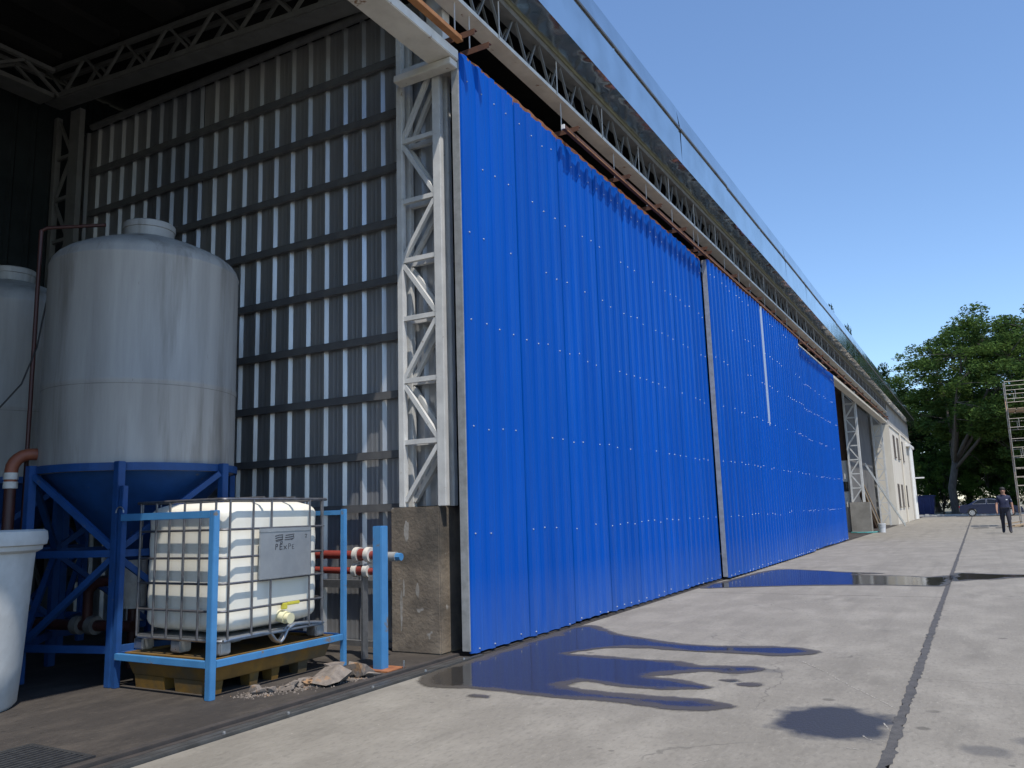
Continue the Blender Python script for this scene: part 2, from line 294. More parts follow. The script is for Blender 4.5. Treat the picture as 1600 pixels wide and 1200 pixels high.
# ------------------------------------------------------------------ mesh helpers
WLOC = {}
class MB:
    def __init__(s): s.v = []; s.f = []
    def add(s, vs, fs):
        o = len(s.v); s.v += [tuple(v) for v in vs]; s.f += [tuple(i+o for i in f) for f in fs]; return s
    def box(s, x0, x1, y0, y1, z0, z1):
        return s.add([(x0, y0, z0), (x1, y0, z0), (x1, y1, z0), (x0, y1, z0), (x0, y0, z1), (x1, y0, z1), (x1, y1, z1), (x0, y1, z1)],
              [(0, 3, 2, 1), (4, 5, 6, 7), (0, 1, 5, 4), (1, 2, 6, 5), (2, 3, 7, 6), (3, 0, 4, 7)])
    def bar(s, p, q, a, b=None, ref=(0, 0, 1)):
        b = a if b is None else b
        p = Vector(p); q = Vector(q); d = (q-p).normalized(); r = Vector(ref)
        if abs(d.dot(r)) > .98: r = Vector((1, 0, 0))
        x = d.cross(r).normalized(); y = x.cross(d)
        vs = [c+x*(i*a/2)+y*(j*b/2) for c in (p, q) for i, j in ((-1, -1), (1, -1), (1, 1), (-1, 1))]
        return s.add(vs, [(0, 1, 2, 3), (7, 6, 5, 4), (0, 4, 5, 1), (1, 5, 6, 2), (2, 6, 7, 3), (3, 7, 4, 0)])
    def tube(s, pts, r, n=8, close=False):
        pts = [Vector(p) for p in pts]; N = len(pts); rings = []; prev = None
        rs = r if isinstance(r, (list, tuple)) else [r]*N
        for i, p in enumerate(pts):
            if close: t = pts[(i+1) % N]-pts[i-1]
            else: t = pts[min(i+1, N-1)]-pts[max(i-1, 0)]
            t.normalize()
            if prev is None:
                a = Vector((0, 0, 1)) if abs(t.z) < .9 else Vector((1, 0, 0)); x = t.cross(a).normalized()
            else: x = (prev-t*prev.dot(t)).normalized()
            prev = x; y = t.cross(x)
            rings.append([p+(x*math.cos(2*math.pi*k/n)+y*math.sin(2*math.pi*k/n))*rs[i] for k in range(n)])
        vs = [v for rg_ in rings for v in rg_]; fs = []
        for i in range(N if close else N-1):
            j = (i+1) % N
            fs += [(i*n+k, i*n+(k+1) % n, j*n+(k+1) % n, j*n+k) for k in range(n)]
        if not close: fs += [tuple(range(n-1, -1, -1)), tuple((N-1)*n+k for k in range(n))]
        return s.add(vs, fs)
    def lathe(s, prof, n=48, c=(0, 0, 0), cap=True):
        vs = [(c[0]+r*math.cos(2*math.pi*k/n), c[1]+r*math.sin(2*math.pi*k/n), c[2]+z) for r, z in prof for k in range(n)]
        fs = [(i*n+k, i*n+(k+1) % n, (i+1)*n+(k+1) % n, (i+1)*n+k) for i in range(len(prof)-1) for k in range(n)]
        if cap: fs += [tuple(range(n-1, -1, -1)), tuple((len(prof)-1)*n+k for k in range(n))]
        return s.add(vs, fs)
    def prism(s, poly, z0, z1):
        n = len(poly)
        return s.add([(x, y, z0) for x, y in poly]+[(x, y, z1) for x, y in poly],
            [tuple(range(n-1, -1, -1)), tuple(range(n, 2*n))]+[(i, (i+1) % n, n+(i+1) % n, n+i) for i in range(n)])
    def build(s, name, mat, parent=None, smooth=False, bevel=0, kind=None, fix=False):
        L = WLOC.get(parent.name, Vector((0, 0, 0))) if parent else None
        me = bpy.data.meshes.new(name)
        vs = [tuple(Vector(v)-L) for v in s.v] if L is not None and L.length else s.v
        me.from_pydata(vs, [], s.f)
        M = MT[mat] if isinstance(mat, str) else mat
        me.materials.append(M)
        if bevel or fix:
            bm = bmesh.new(); bm.from_mesh(me)
            bmesh.ops.recalc_face_normals(bm, faces=bm.faces)
            if bevel: bmesh.ops.bevel(bm, geom=[e for e in bm.edges if len(e.link_faces) == 2 and e.calc_face_angle(0) > .5], offset=bevel, segments=2, affect='EDGES', clamp_overlap=True)
            bm.to_mesh(me); bm.free()
        if smooth:
            me.polygons.foreach_set('use_smooth', [True]*len(me.polygons))
            try: me.set_sharp_from_angle(angle=R(38 if smooth is True else 75))
            except Exception: pass
        o = bpy.data.objects.new(name, me); COL.objects.link(o)
        if parent: o.parent = parent; WLOC[o.name] = WLOC.get(parent.name, Vector((0, 0, 0)))
        else: WLOC[o.name] = Vector((0, 0, 0))
        if kind: o['kind'] = kind
        return o
def tag(o, label, cat, group=None):
    o['label'] = label; o['category'] = cat
    if group: o['group'] = group
    return o
def thing(name, loc, label, cat, group=None):
    o = bpy.data.objects.new(name, None); COL.objects.link(o); o.location = loc; o.empty_display_size = .2
    WLOC[o.name] = Vector(loc); return tag(o, label, cat, group)
def part(name, parent):       # an empty part that holds sub-parts
    o = bpy.data.objects.new(name, None); COL.objects.link(o); o.parent = parent; o.empty_display_size = .1
    WLOC[o.name] = WLOC[parent.name]; return o
def inst(src, parent, off=(0, 0, 0)):
    o = src.copy(); COL.objects.link(o); o.parent = parent; o.location = Vector(src.location)+Vector(off); WLOC[o.name] = WLOC.get(parent.name, Vector((0, 0, 0))); return o
def B(): return MB()
def smooth_poly(pts, sub=6, jit=.0):
    n = len(pts); out = []
    for i in range(n):
        p0, p1, p2, p3 = [Vector(pts[(i+k-1) % n]) for k in range(4)]
        for j in range(sub):
            t = j/sub
            q = .5*((2*p1)+(-p0+p2)*t+(2*p0-5*p1+4*p2-p3)*t*t+(-p0+3*p1-3*p2+p3)*t**3)
            out.append((q.x+random.uniform(-jit, jit), q.y+random.uniform(-jit, jit)))
    return out
def sheet_from_poly(name, poly, z, mat, parent=None):
    bm = bmesh.new(); vs = [bm.verts.new((x, y, z)) for x, y in poly]; f = bm.faces.new(vs); bm.normal_update()
    if f.normal.z < 0: f.normal_flip()
    bmesh.ops.triangulate(bm, faces=[f]); me = bpy.data.meshes.new(name); bm.to_mesh(me); bm.free()
    me.materials.append(MT[mat]); o = bpy.data.objects.new(name, me); COL.objects.link(o)
    if parent: o.parent = parent
    WLOC[o.name] = Vector((0, 0, 0)); return o

# ------------------------------------------------------------------ ground
g = B().add([(-400, -300, -.06), (400, -300, -.06), (400, 700, -.06), (-400, 700, -.06)], [(0, 1, 2, 3)]).build('ground', 'ground'); g['kind'] = 'structure'
pav = B().add([(-.02, 6.9, -.02), (30, 6.9, -.02), (30, 82, -.02), (-.02, 82, -.02), (.03, -14, -.02), (30, -14, -.02), (30, 6.899, -.02), (.03, 6.899, -.02)], [(0, 1, 2, 3), (4, 5, 6, 7)]).build('pavement', 'joint'); pav['kind'] = 'structure'
XJ = [.03, 3.675, 9.2, 14.7, 20.2, 30.0]
YJ = [-14, -4.8, 1.15] + [7.08+5.95*i for i in range(13)]
for i in range(len(XJ)-1):
    for j in range(len(YJ)-1):
        x0, x1, y0, y1 = XJ[i], XJ[i+1], YJ[j], YJ[j+1]
        gx0 = .0 if i == 0 else (.045 if i == 1 else .004)
        gp = .005
        dz = random.uniform(-.0015, .0015)
        B().box(x0+gx0, x1-.004, y0+gp, y1-gp, -.018, dz).build('slab', 'slab', pav)
# ragged sealed joint
L_, R_ = [], []
y = -6.0
while y < 80:
    st = .05 if y < 22 else .5
    wj = random.gauss(0, .006)
    L_.append((3.668+wj, y)); R_.append((3.728+random.gauss(0, .008), y)); y += st*random.uniform(.5, 1.5)
sheet = B()
for i in range(len(L_)-1):
    sheet.add([(*L_[i], .0036), (*R_[i], .0036), (*R_[i+1], .0036), (*L_[i+1], .0036)], [(0, 1, 2, 3)])
sheet.build('joint_sealant', 'joint', pav)
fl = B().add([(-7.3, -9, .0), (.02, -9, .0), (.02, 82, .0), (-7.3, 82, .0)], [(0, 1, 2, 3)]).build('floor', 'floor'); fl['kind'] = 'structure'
# puddles
pudA = [(.26, 8.94), (.68, 8.49), (1.19, 8.22), (1.63, 8.04), (1.98, 8.04), (2.51, 8.19), (2.84, 8.0), (2.6, 7.73), (2.18, 7.73), (1.73, 7.71), (1.24, 7.73), (.91, 7.57), (.73, 7.18),
 (1.13, 7.16), (1.55, 7.11), (1.83, 7.13), (2.08, 7.0), (2.43, 7.11), (2.57, 7.02), (2.41, 6.8), (2.14, 6.8), (1.9, 6.55), (1.8, 6.42), (2.08, 6.37), (2.36, 6.2), (2.16, 6.07), (1.89, 6.02), (1.68, 6.03), (1.39, 6.09), (1.35, 5.85),
 (1.69, 5.76), (2.16, 5.78), (2.44, 5.79), (2.67, 5.69), (2.52, 5.52), (2.35, 5.47), (1.91, 5.52), (1.45, 5.5), (.91, 5.55), (.66, 5.54), (.40, 5.48), (.16, 5.62), (.04, 5.95), (.04, 6.3), (.05, 6.76), (.05, 7.8), (.05, 8.9)]
pudB = [(.05, 13.75), (.17, 15.5), (.46, 17.93), (1.87, 17.38), (2.55, 17.14), (2.11, 16.75), (2.99, 16.59), (3.34, 16.36), (3.66, 16.68), (3.66, 14.85), (3.36, 14.64), (2.8, 14.69), (1.85, 14.48), (1.07, 14.15), (.58, 13.88)]
pudC = [(3.75, 17.3), (4.27, 17.2), (4.83, 17.1), (6.0, 17.2), (5.9, 16.9), (4.75, 16.5), (4.4, 16.1), (4.1, 15.95), (3.75, 15.7)]
def puddle(poly, cell=.03, pad=.14, bias=0.0):
    P = np.array(poly); A = P; Bv = np.roll(P, -1, 0)
    x0, y0 = P.min(0)-pad; x1, y1 = P.max(0)+pad; x0 = max(x0, .0)
    xs = np.arange(x0, x1, cell); ys = np.arange(y0, y1, cell); X, Y = np.meshgrid(xs, ys); Q = np.stack([X.ravel(), Y.ravel()], 1)
    dmin = np.full(len(Q), 9.); ins = np.zeros(len(Q), bool)
    for a, b in zip(A, Bv):
        d = b-a; t = np.clip(((Q-a)@d)/(d@d+1e-12), 0, 1); dmin = np.minimum(dmin, np.linalg.norm(Q-(a+t[:, None]*d), axis=1))
        c = ((a[1] > Q[:, 1]) != (b[1] > Q[:, 1])); xx = (b[0]-a[0])*(Q[:, 1]-a[1])/((b[1]-a[1]) if abs(b[1]-a[1]) > 1e-9 else 1e-9)+a[0]
        ins ^= c & (Q[:, 0] < xx)
    sd_ = np.where(ins, dmin, -dmin); nx, ny = len(xs), len(ys)
    I = np.arange(nx*ny).reshape(ny, nx); F = np.stack([I[:-1, :-1], I[:-1, 1:], I[1:, 1:], I[1:, :-1]], -1).reshape(-1, 4)
    F = F[sd_[F].max(1) > -.10+min(bias, .04)]
    used = np.unique(F); remap = np.full(nx*ny, -1); remap[used] = np.arange(len(used))
    me = bpy.data.meshes.new('puddle'); me.from_pydata([(x, y, .0045) for x, y in Q[used]], [], remap[F].tolist())
    at = me.attributes.new('wet', 'FLOAT', 'POINT'); at.data.foreach_set('value', (sd_[used]-bias).astype(np.float32))
    me.materials.append(MT['water']); o = bpy.data.objects.new('puddle', me); COL.objects.link(o); o['kind'] = 'structure'; return o
for pl, bs in ((pudA, 0), (pudB, 0), (pudC, .0)): puddle(smooth_poly(pl, 5), bias=bs)
for (x, y_, rx, ry) in ((2.62, 6.42, .08, .05), (2.45, 6.50, .05, .03), (.9, 5.33, .09, .03)):
    puddle([(x+rx*math.cos(a)*random.uniform(.7, 1.2), y_+ry*math.sin(a)*random.uniform(.7, 1.2)) for a in np.linspace(0, 2*math.pi, 9)[:-1]], .01)
# pale scuffs and arcs scraped on the slabs
def G(px, py):
    d = fwd*F_PX+r2*(px-800)-u2*(py-600); t = -CAM.z/d.z; return CAM+d*t
def scuff(pix, wd):
    pts = [G(*p) for p in pix]; mb = B(); prev = None
    for a, b in zip(pts[:-1], pts[1:]):
        n = max(2, int((b-a).length/.03))
        for i in range(n):
            if random.random() < .15: continue
            p = a.lerp(b, i/n); q = a.lerp(b, (i+random.uniform(.5, 1.1))/n); d = (q-p); 
            if d.length < 1e-4: continue
            sd2 = Vector((-d.y, d.x, 0)).normalized()*wd*random.uniform(.15, .6); j = Vector((random.gauss(0, wd*.3), random.gauss(0, wd*.3), 0))
            mb.add([(p+j-sd2*.4)[:2]+(.0026,), (q+j-sd2)[:2]+(.0026,), (q+j+sd2*.5)[:2]+(.0026,), (p+j+sd2)[:2]+(.0026,)], [(0, 1, 2, 3)])
    mb.build('scuff_mark', 'scuff', pav)
for pix, wd in (([(1240, 1028), (1285, 1048), (1325, 1070), (1365, 1090), (1400, 1107)], .014), ([(1290, 1020), (1330, 1018)], .012), ([(1105, 978), (1118, 980)], .02), ([(1140, 982), (1165, 988)], .015), ([(1150, 992), (1168, 999)], .012),
    ([(1345, 1150), (1365, 1158)], .014), ([(1310, 1168), (1345, 1172)], .010), ([(1130, 1036), (1155, 1033)], .014), ([(1238, 940), (1246, 942)], .02), ([(1253, 941), (1258, 942)], .02), ([(480, 1122), (492, 1118)], .008), ([(640, 1165), (655, 1158)], .006), ([(845, 1030), (865, 1034)], .012), ([(1080, 1195), (1105, 1188)], .010),
    ([(1380, 1130), (1395, 1146)], .01), ([(900, 1100), (960, 1112)], .006), ([(1460, 1100), (1475, 1094)], .008), ([(1540, 1100), (1555, 1105)], .007)):
    scuff(pix, wd)

# ------------------------------------------------------------------ warehouse
WH = thing('warehouse', (0, 6.7, 0), 'long steel warehouse with open bays, lattice columns and shiny metal gutter', 'warehouse')
# lattice columns
def lattice_column(y, z0, x0=-.89, x1=-.31, depth=.22, nodes=None, ztop=6.95):
    c = part('lattice_column', WH)
    cw, cr = .075, .10
    for yy in (y, y+depth-.07):
        B().box(x0, x0+cw, yy, yy+.07, z0, ztop).build('chord', 'steel_grey', c, bevel=.006)
        B().box(x1-cr, x1, yy, yy+.07, z0, ztop).build('chord', 'steel_grey', c, bevel=.006)
    nodes = nodes or [z0+.64*i for i in range(1, 9)]
    nodes = [n for n in nodes if n < ztop-.2]
    prev = z0+.03
    for k, zn in enumerate(nodes+[ztop-.03]):
        for yy in (y+.032, y+depth-.038):
            if zn < ztop-.1: B().box(x0+cw-.002, x1-cr+.002, yy-.022, yy+.022, zn-.025, zn+.025).build('brace', 'steel_grey', c)
            a, b_ = (x0+cw, x1-cr) if k % 2 == 0 else (x1-cr, x0+cw)
            B().bar((a, yy, prev+.03), (b_, yy, zn-.05), .045, .045, (0, 1, 0)).build('brace', 'steel_grey', c)
        prev = zn
    return c
lattice_column(6.72, 1.42, nodes=[2.08, 2.72, 3.385, 4.02, 4.68, 5.37, 6.2])
lattice_column(41.2, 1.38, nodes=[1.38+.66*i for i in range(1, 8)], ztop=6.6)
lattice_column(53.2, 0.0, nodes=[.66*i for i in range(1, 10)], ztop=6.6)
# a plate column and arm holding the header at the bay corner
B().box(-.80, -.06, 6.56, 6.70, 5.98, 6.058).build('header_arm', 'header', WH, bevel=.006)
B().box(-.45, -.24, 6.7, 6.84, 6.30, 7.3).build('corner_stub', 'steel_grey', WH, bevel=.004)
# header beam (flat channel) and hanging rail
hb = part('header_beam', WH)
for y0, y1, xo in ((-8.9, 6.69, -.035), (6.73, 24.0, -.17), (24.004, 32.6, -.17), (32.604, 41.2, -.035), (41.204, 53.6, -.035)):
    B().box(xo-.315, xo, y0, y1, 6.062, 6.178).build('beam_length', 'header', hb, bevel=.008)
B().box(-.03, .05, -8.9, 6.66, 6.235, 6.29).build('door_rail', 'rust_rail', WH, bevel=.004)
B().box(-.20, -.13, 6.85, 53, 6.19, 6.26).build('door_rail', 'rust_dark', WH)
B().box(.075, .125, 8.95, 53, 6.20, 6.262).build('door_rail', 'rust_dark', WH, bevel=.004)
B().box(.078, .122, 8.93, 8.948, 6.202, 6.258).build('rail_end_cap', 'white_paint', WH)
B().box(.128, .14, 9.0, 53, 6.185, 6.20).build('rail_lip', 'rust_rail', WH)
for yb in (6.66, 6.95, 9.22, 11.05, 12.46, 13.8, 15.1, 15.4, 17.35, 18.6, 19.66, 21.25, 22.6, 24.1, 26, 27.4, 28.8, 30.2, 32.1, 34, 36, 38, 40, 43, 46, 49, 52):
    mb = B(); mb.box(-.30, .205, yb-.03, yb+.03, 6.312, 6.322); mb.box(-.30, .205, yb-.03, yb-.022, 6.255, 6.312)
    mb.build('rail_bracket', 'rust_dark', WH)
    B().box(-.06, -.05, yb-.005, yb+.005, 6.322, 6.729).build('hanger_rod', 'steel_grey', WH)
# eave truss
et = part('eave_truss', WH)
CX0, CX1, ZB, ZT = -.22, .0, 6.73, 7.20
for y0, y1 in ((6.4, 24), (24.004, 41), (41.004, 54)):
    mb = B(); mb.box(CX0, CX1, y0, y1, ZB, ZB+.008); mb.box(CX1-.008, CX1, y0, y1, ZB+.008, ZB+.050); mb.box(CX0, CX0+.008, y0, y1, ZB+.008, ZB+.055)
    mb.build('bottom_chord', 'header', et)
    mb = B(); mb.box(-.16, .022, y0, y1, ZT, ZT+.008); mb.box(.016, .024, y0, y1, ZT+.008, 7.285)
    mb.build('top_chord', 'truss_dark', et)
    B().box(.026, .048, y0, y1, 7.268, 7.308).build('gutter_angle', 'olive', et)
d1 = d2 = None; yy = 6.45
back = B()
XD = -.02
while yy < 53.4:
    for k in range(2):
        a, b_ = ((yy, ZB+.02), (yy+.27, ZT-.0)) if k == 0 else ((yy+.31, ZT-.0), (yy+.58, ZB+.02))
        src = d1 if k == 0 else d2
        if src is None:
            o = B().bar((XD, a[0], a[1]), (XD-.03, b_[0], b_[1]) if k == 0 else (XD, b_[0], b_[1]), .020, .024 if k == 0 else .030, (1, 0, 0)).build('diagonal', 'truss_dark', et)
            if k == 0: d1 = (o, yy)
            else: d2 = (o, yy)
        else: inst(src[0], et, (0, yy-src[1], 0))
        back.bar((CX0+.03, a[0]+.1, a[1]), (CX0+.03, b_[0]+.1, b_[1]), .02, .026, (1, 0, 0))
    yy += .60
o = back.build('rear_diagonals', 'truss_in', et, kind='stuff')
h0 = None; k = 0; yy = 7.50
while yy < 53:
    if h0 is None: h0 = B().box(.004, .014, yy-.007, yy+.007, ZB+.01, 7.29).build('hanger', 'steel_grey', et); y00 = yy
    else: inst(h0, et, (0, yy-y00, 0))
    yy += 1.50
# gutter: soffit, fascia in lengths
gu = part('gutter', WH)
yy = -8.0; i = 0
XE, ZE = .335, 7.325
while yy < 72:
    ln = 3.05; y1 = yy+ln-.004
    t = random.gauss(0, .003); t2 = random.gauss(0, .003)
    n = 16
    mb = B(); ys = np.linspace(yy, y1, n)
    vs = []
    for q in ys:
        wv = random.gauss(0, .006) if q not in (ys[0], ys[-1]) else 0
        wv2 = random.gauss(0, .012) if q not in (ys[0], ys[-1]) else 0
        vs += [(.05, q, 7.306), (.13, q, 7.310+wv), (.23, q, 7.316+wv2), (XE, q, ZE)]
    fs = []
    for a in range(n-1):
        for b_ in range(3): fs.append((a*4+b_, (a+1)*4+b_, (a+1)*4+b_+1, a*4+b_+1))
    mb.add(vs, fs).build('soffit_sheet', 'soffit', gu, smooth=True)
    B().add([(XE, yy, ZE), (XE, y1, ZE), (XE+t, y1, 7.955), (XE+t, yy, 7.955)], [(0, 1, 2, 3)]).build('fascia_sheet', 'mirror', gu)
    B().add([(XE+t-.002, yy, 7.990), (XE+t-.002, y1, 7.990), (XE-.06+t2, y1, 8.42), (XE-.06+t2, yy, 8.42)], [(0, 1, 2, 3)]).build('fascia_sheet', 'mirror', gu)
    w0, w1 = random.gauss(0, .006), random.gauss(0, .006)
    B().bar((XE-.005+t, yy, 7.972+w0), (XE-.005+t, y1, 7.972+w1), .05, .036).build('seam_strip', 'seam', gu)
    yy += ln; i += 1
B().add([(XE-.09, -8, 8.40), (XE-.09, 72, 8.40), (-.6, 72, 7.62), (-.6, -8, 7.62)], [(0, 1, 2, 3)]).build('gutter_back', 'galv_dull', gu)
# roof, 7 % pitch rising inwards
rf = part('roof', WH)
def rz(x): return 7.48-.075*x
for k in range(26):
    y0 = -9+2.45*k; y1 = y0+2.44
    B().add([(.2, y0, rz(.2)), (.2, y1, rz(.2)), (-7.4, y1, rz(-7.4)), (-7.4, y0, rz(-7.4)), (.2, y0, rz(.2)+.05), (.2, y1, rz(.2)+.05), (-7.4, y1, rz(-7.4)+.05), (-7.4, y0, rz(-7.4)+.05)],
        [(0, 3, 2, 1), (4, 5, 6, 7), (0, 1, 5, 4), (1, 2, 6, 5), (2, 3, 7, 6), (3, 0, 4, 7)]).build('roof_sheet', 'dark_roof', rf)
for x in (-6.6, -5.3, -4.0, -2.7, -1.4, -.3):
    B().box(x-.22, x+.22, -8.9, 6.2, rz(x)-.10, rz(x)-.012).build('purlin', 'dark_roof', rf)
# inner trusses
it = part('inner_truss', WH)
for yt in (6.30, 6.52):
    for dz, h in ((-.50, .07), (-.06, .06)):
        B().bar((-.2, yt, rz(-.2)+dz-.06), (-6.9, yt, rz(-6.9)+dz-.06), .05, h).build('chord', 'truss_in', it)
    x = -.3; k = 0
    while x > -6.7:
        x2 = x-.40
        a, b_ = (-.52, -.12) if k % 2 == 0 else (-.12, -.52)
        B().bar((x, yt, rz(x)+a), (x2, yt, rz(x2)+b_), .035, .035).build('diagonal', 'truss_in', it)
        x = x2-.04; k += 1
B().bar((-.2, 6.41, rz(-.2)-.605), (-6.9, 6.41, rz(-6.9)-.605), .24, .012).build('bottom_plate', 'truss_in', it)
it2 = part('inner_truss', WH)
for xt in (-6.55, -6.8):
    for z, h in ((7.36, .07), (7.74, .06)):
        B().box(xt-.03, xt+.03, -8.8, 6.2, z-h/2, z+h/2).build('chord', 'truss_in', it2)
    y = -2; k = 0
    while y < 6:
        a, b_ = (7.39, 7.71) if k % 2 == 0 else (7.71, 7.39)
        B().bar((xt, y, a), (xt, y+.5, b_), .04, .04, (1, 0, 0)).build('diagonal', 'truss_in', it2); y += .52; k += 1
B().box(-6.85, -6.5, -8.8, 6.2, 7.318, 7.326).build('bottom_plate', 'truss_in', it2)
# corner lattice column inside
cc = part('lattice_column', WH)
for x in (-7.12, -6.72):
    B().box(x-.04, x+.04+(.15 if x > -7 else 0), 6.60, 6.68, 0, 7.36).build('chord', 'truss_in', cc)
for k in range(11):
    z = .3+k*.64
    B().box(-7.09, -6.75, 6.62, 6.66, z-.025, z+.025).build('brace', 'truss_in', cc)
    a, b_ = (-7.09, -6.75) if k % 2 else (-6.75, -7.09)
    B().bar((a, 6.64, z+.03), (b_, 6.64, z+.6), .04, .04, (0, 1, 0)).build('brace', 'truss_in', cc)
# trapezoidal sheets
PITCH_ = .28
def wall_profile(x0, n):          # list of (x, y) across n ribs seen from -y; bright flank faces +x -y
    pts = []
    for i in range(n):
        b0 = x0+i*PITCH_
        pts += [(b0, 0), (b0+.045, 0), (b0+.060, -.0022), (b0+.070, -.0022), (b0+.085, 0), (b0+.110, 0), (b0+.125, -.0022), (b0+.135, -.0022), (b0+.15, 0),
                (b0+.205, 0), (b0+.213, -.036), (b0+.246, -.036), (b0+PITCH_-.001, 0)]
    return pts
def extr_sheet(pts, z0, z1):
    mb = B(); n = len(pts)
    return mb.add([(x, y, z0) for x, y in pts]+[(x, y, z1) for x, y in pts], [(i, i+1, n+i+1, n+i) for i in range(n-1)])
pw = part('partition_wall', WH)
YW = 6.98
nsh = 0; x = -.96
while x > -6.6:
    x -= 4*PITCH_
    j = random.gauss(0, .003)
    pts = [(a, YW+b_+j) for a, b_ in wall_profile(x, 4)]
    extr_sheet(pts, .03+random.uniform(0, .02), 7.2).build('wall_sheet', random.choice(('sheet', 'sheetB', 'sheetC')), pw)
pts = [(a, YW+.0+b_) for a, b_ in wall_profile(-.958, 2)]
extr_sheet(pts, 1.43, 7.2).build('wall_sheet', 'sheet', pw)
for z in (6.56, 5.92, 5.27, 4.63, 3.97, 3.33, 2.69, 2.05, 1.49, .70, .08):
    mb = B(); zz = z-.07
    y0 = YW-.042-.055
    mb.box(-6.66, -.955, y0, y0+.053, zz+.040, zz+.046); mb.box(-6.66, -.955, y0, y0+.006, zz-.03, zz+.040); mb.box(-6.66, -.955, y0, y0+.053, zz-.036, zz-.03)
    mb.build('girt', 'girt' if z > 1.4 else 'girt_galv', pw)
    B().box(-.953, -.90, y0-.004, y0+.05, zz-.03, zz+.085).build('cleat', 'steel_grey', pw)
B().tube([(-6.66, YW-.10, 7.20), (-.95, YW-.10, 7.20)], .05, 10).build('top_tube', 'girt', pw, smooth=True)
# back and end walls (dark cladding)
bw = part('back_wall', WH)
y = -9
while y < 54:
    pts = []
    for i in range(8): b0 = y+i*.28; pts += [(b0, 0), (b0+.18, 0), (b0+.2, .035), (b0+.25, .035)]
    pts.append((y+2.24, 0)); mb = B(); n = len(pts)
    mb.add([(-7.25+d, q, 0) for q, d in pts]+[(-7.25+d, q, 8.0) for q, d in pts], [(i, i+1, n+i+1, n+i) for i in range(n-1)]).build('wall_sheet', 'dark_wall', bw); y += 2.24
B().box(-7.25, -.1, -9.1, -9.0, 0, 8).build('end_wall', 'dark_wall', WH)
B().box(-7.25, -.3, 33.0, 33.1, 0, 7.4).build('light_block_wall', 'dark_wall', WH)  # unseen wall added to keep far-bay daylight from behind the doors
# far open bay
B().box(-7.2, -.92, 41.5, 41.6, 0, 3.35).build('far_bay_wall', 'white_paint', WH)
B().box(-7.2, -.92, 41.5, 41.6, 3.352, 7.3).build('far_bay_upper_wall', 'wood_dark', WH)
B().box(-1.30, -1.0, 41.47, 41.497, 1.9, 2.35).build('notice_board', 'black', WH)
B().box(-1.15, -1.02, 43.0, 53.1, 0, 6.6).build('grey_bay_wall', 'bay_shade_grey', WH)
B().box(-1.12, -.95, 53.6, 54.0, 0, 6.9).build('end_pier', 'wall_grey', WH)

# concrete plinths
p1 = B().box(-.99, -.390, 6.71, 7.28, 0, 1.42).build('concrete_plinth', 'concrete_block', None, bevel=.012)
for (cx_, cz_, rx_, rz_) in ((-.79, 1.18, .03, .12), (-.86, .42, .022, .20), (-.66, .60, .02, .07), (-.83, .62, .012, .10)):
    pts_ = smooth_poly([(cx_+rx_*math.cos(a)*random.uniform(.6, 1.2), cz_+rz_*math.sin(a)*random.uniform(.7, 1.2)) for a in np.linspace(0, 2*math.pi, 11)[:-1]], 3, .003)
    mb = B(); n_ = len(pts_); mb.add([(x, 6.7085, z) for x, z in pts_], [tuple(range(n_))]); mb.build('plaster_smear', 'smear', p1)
tag(p1, 'brown stained concrete plinth under the lattice column beside the open bay', 'plinth', )
p2 = B().box(-.97, -.10, 41.0, 41.49, 0, 1.375).build('concrete_plinth', 'conc_light', None, bevel=.012)
tag(p2, 'grey concrete plinth carrying the lattice column near the white bucket', 'plinth')

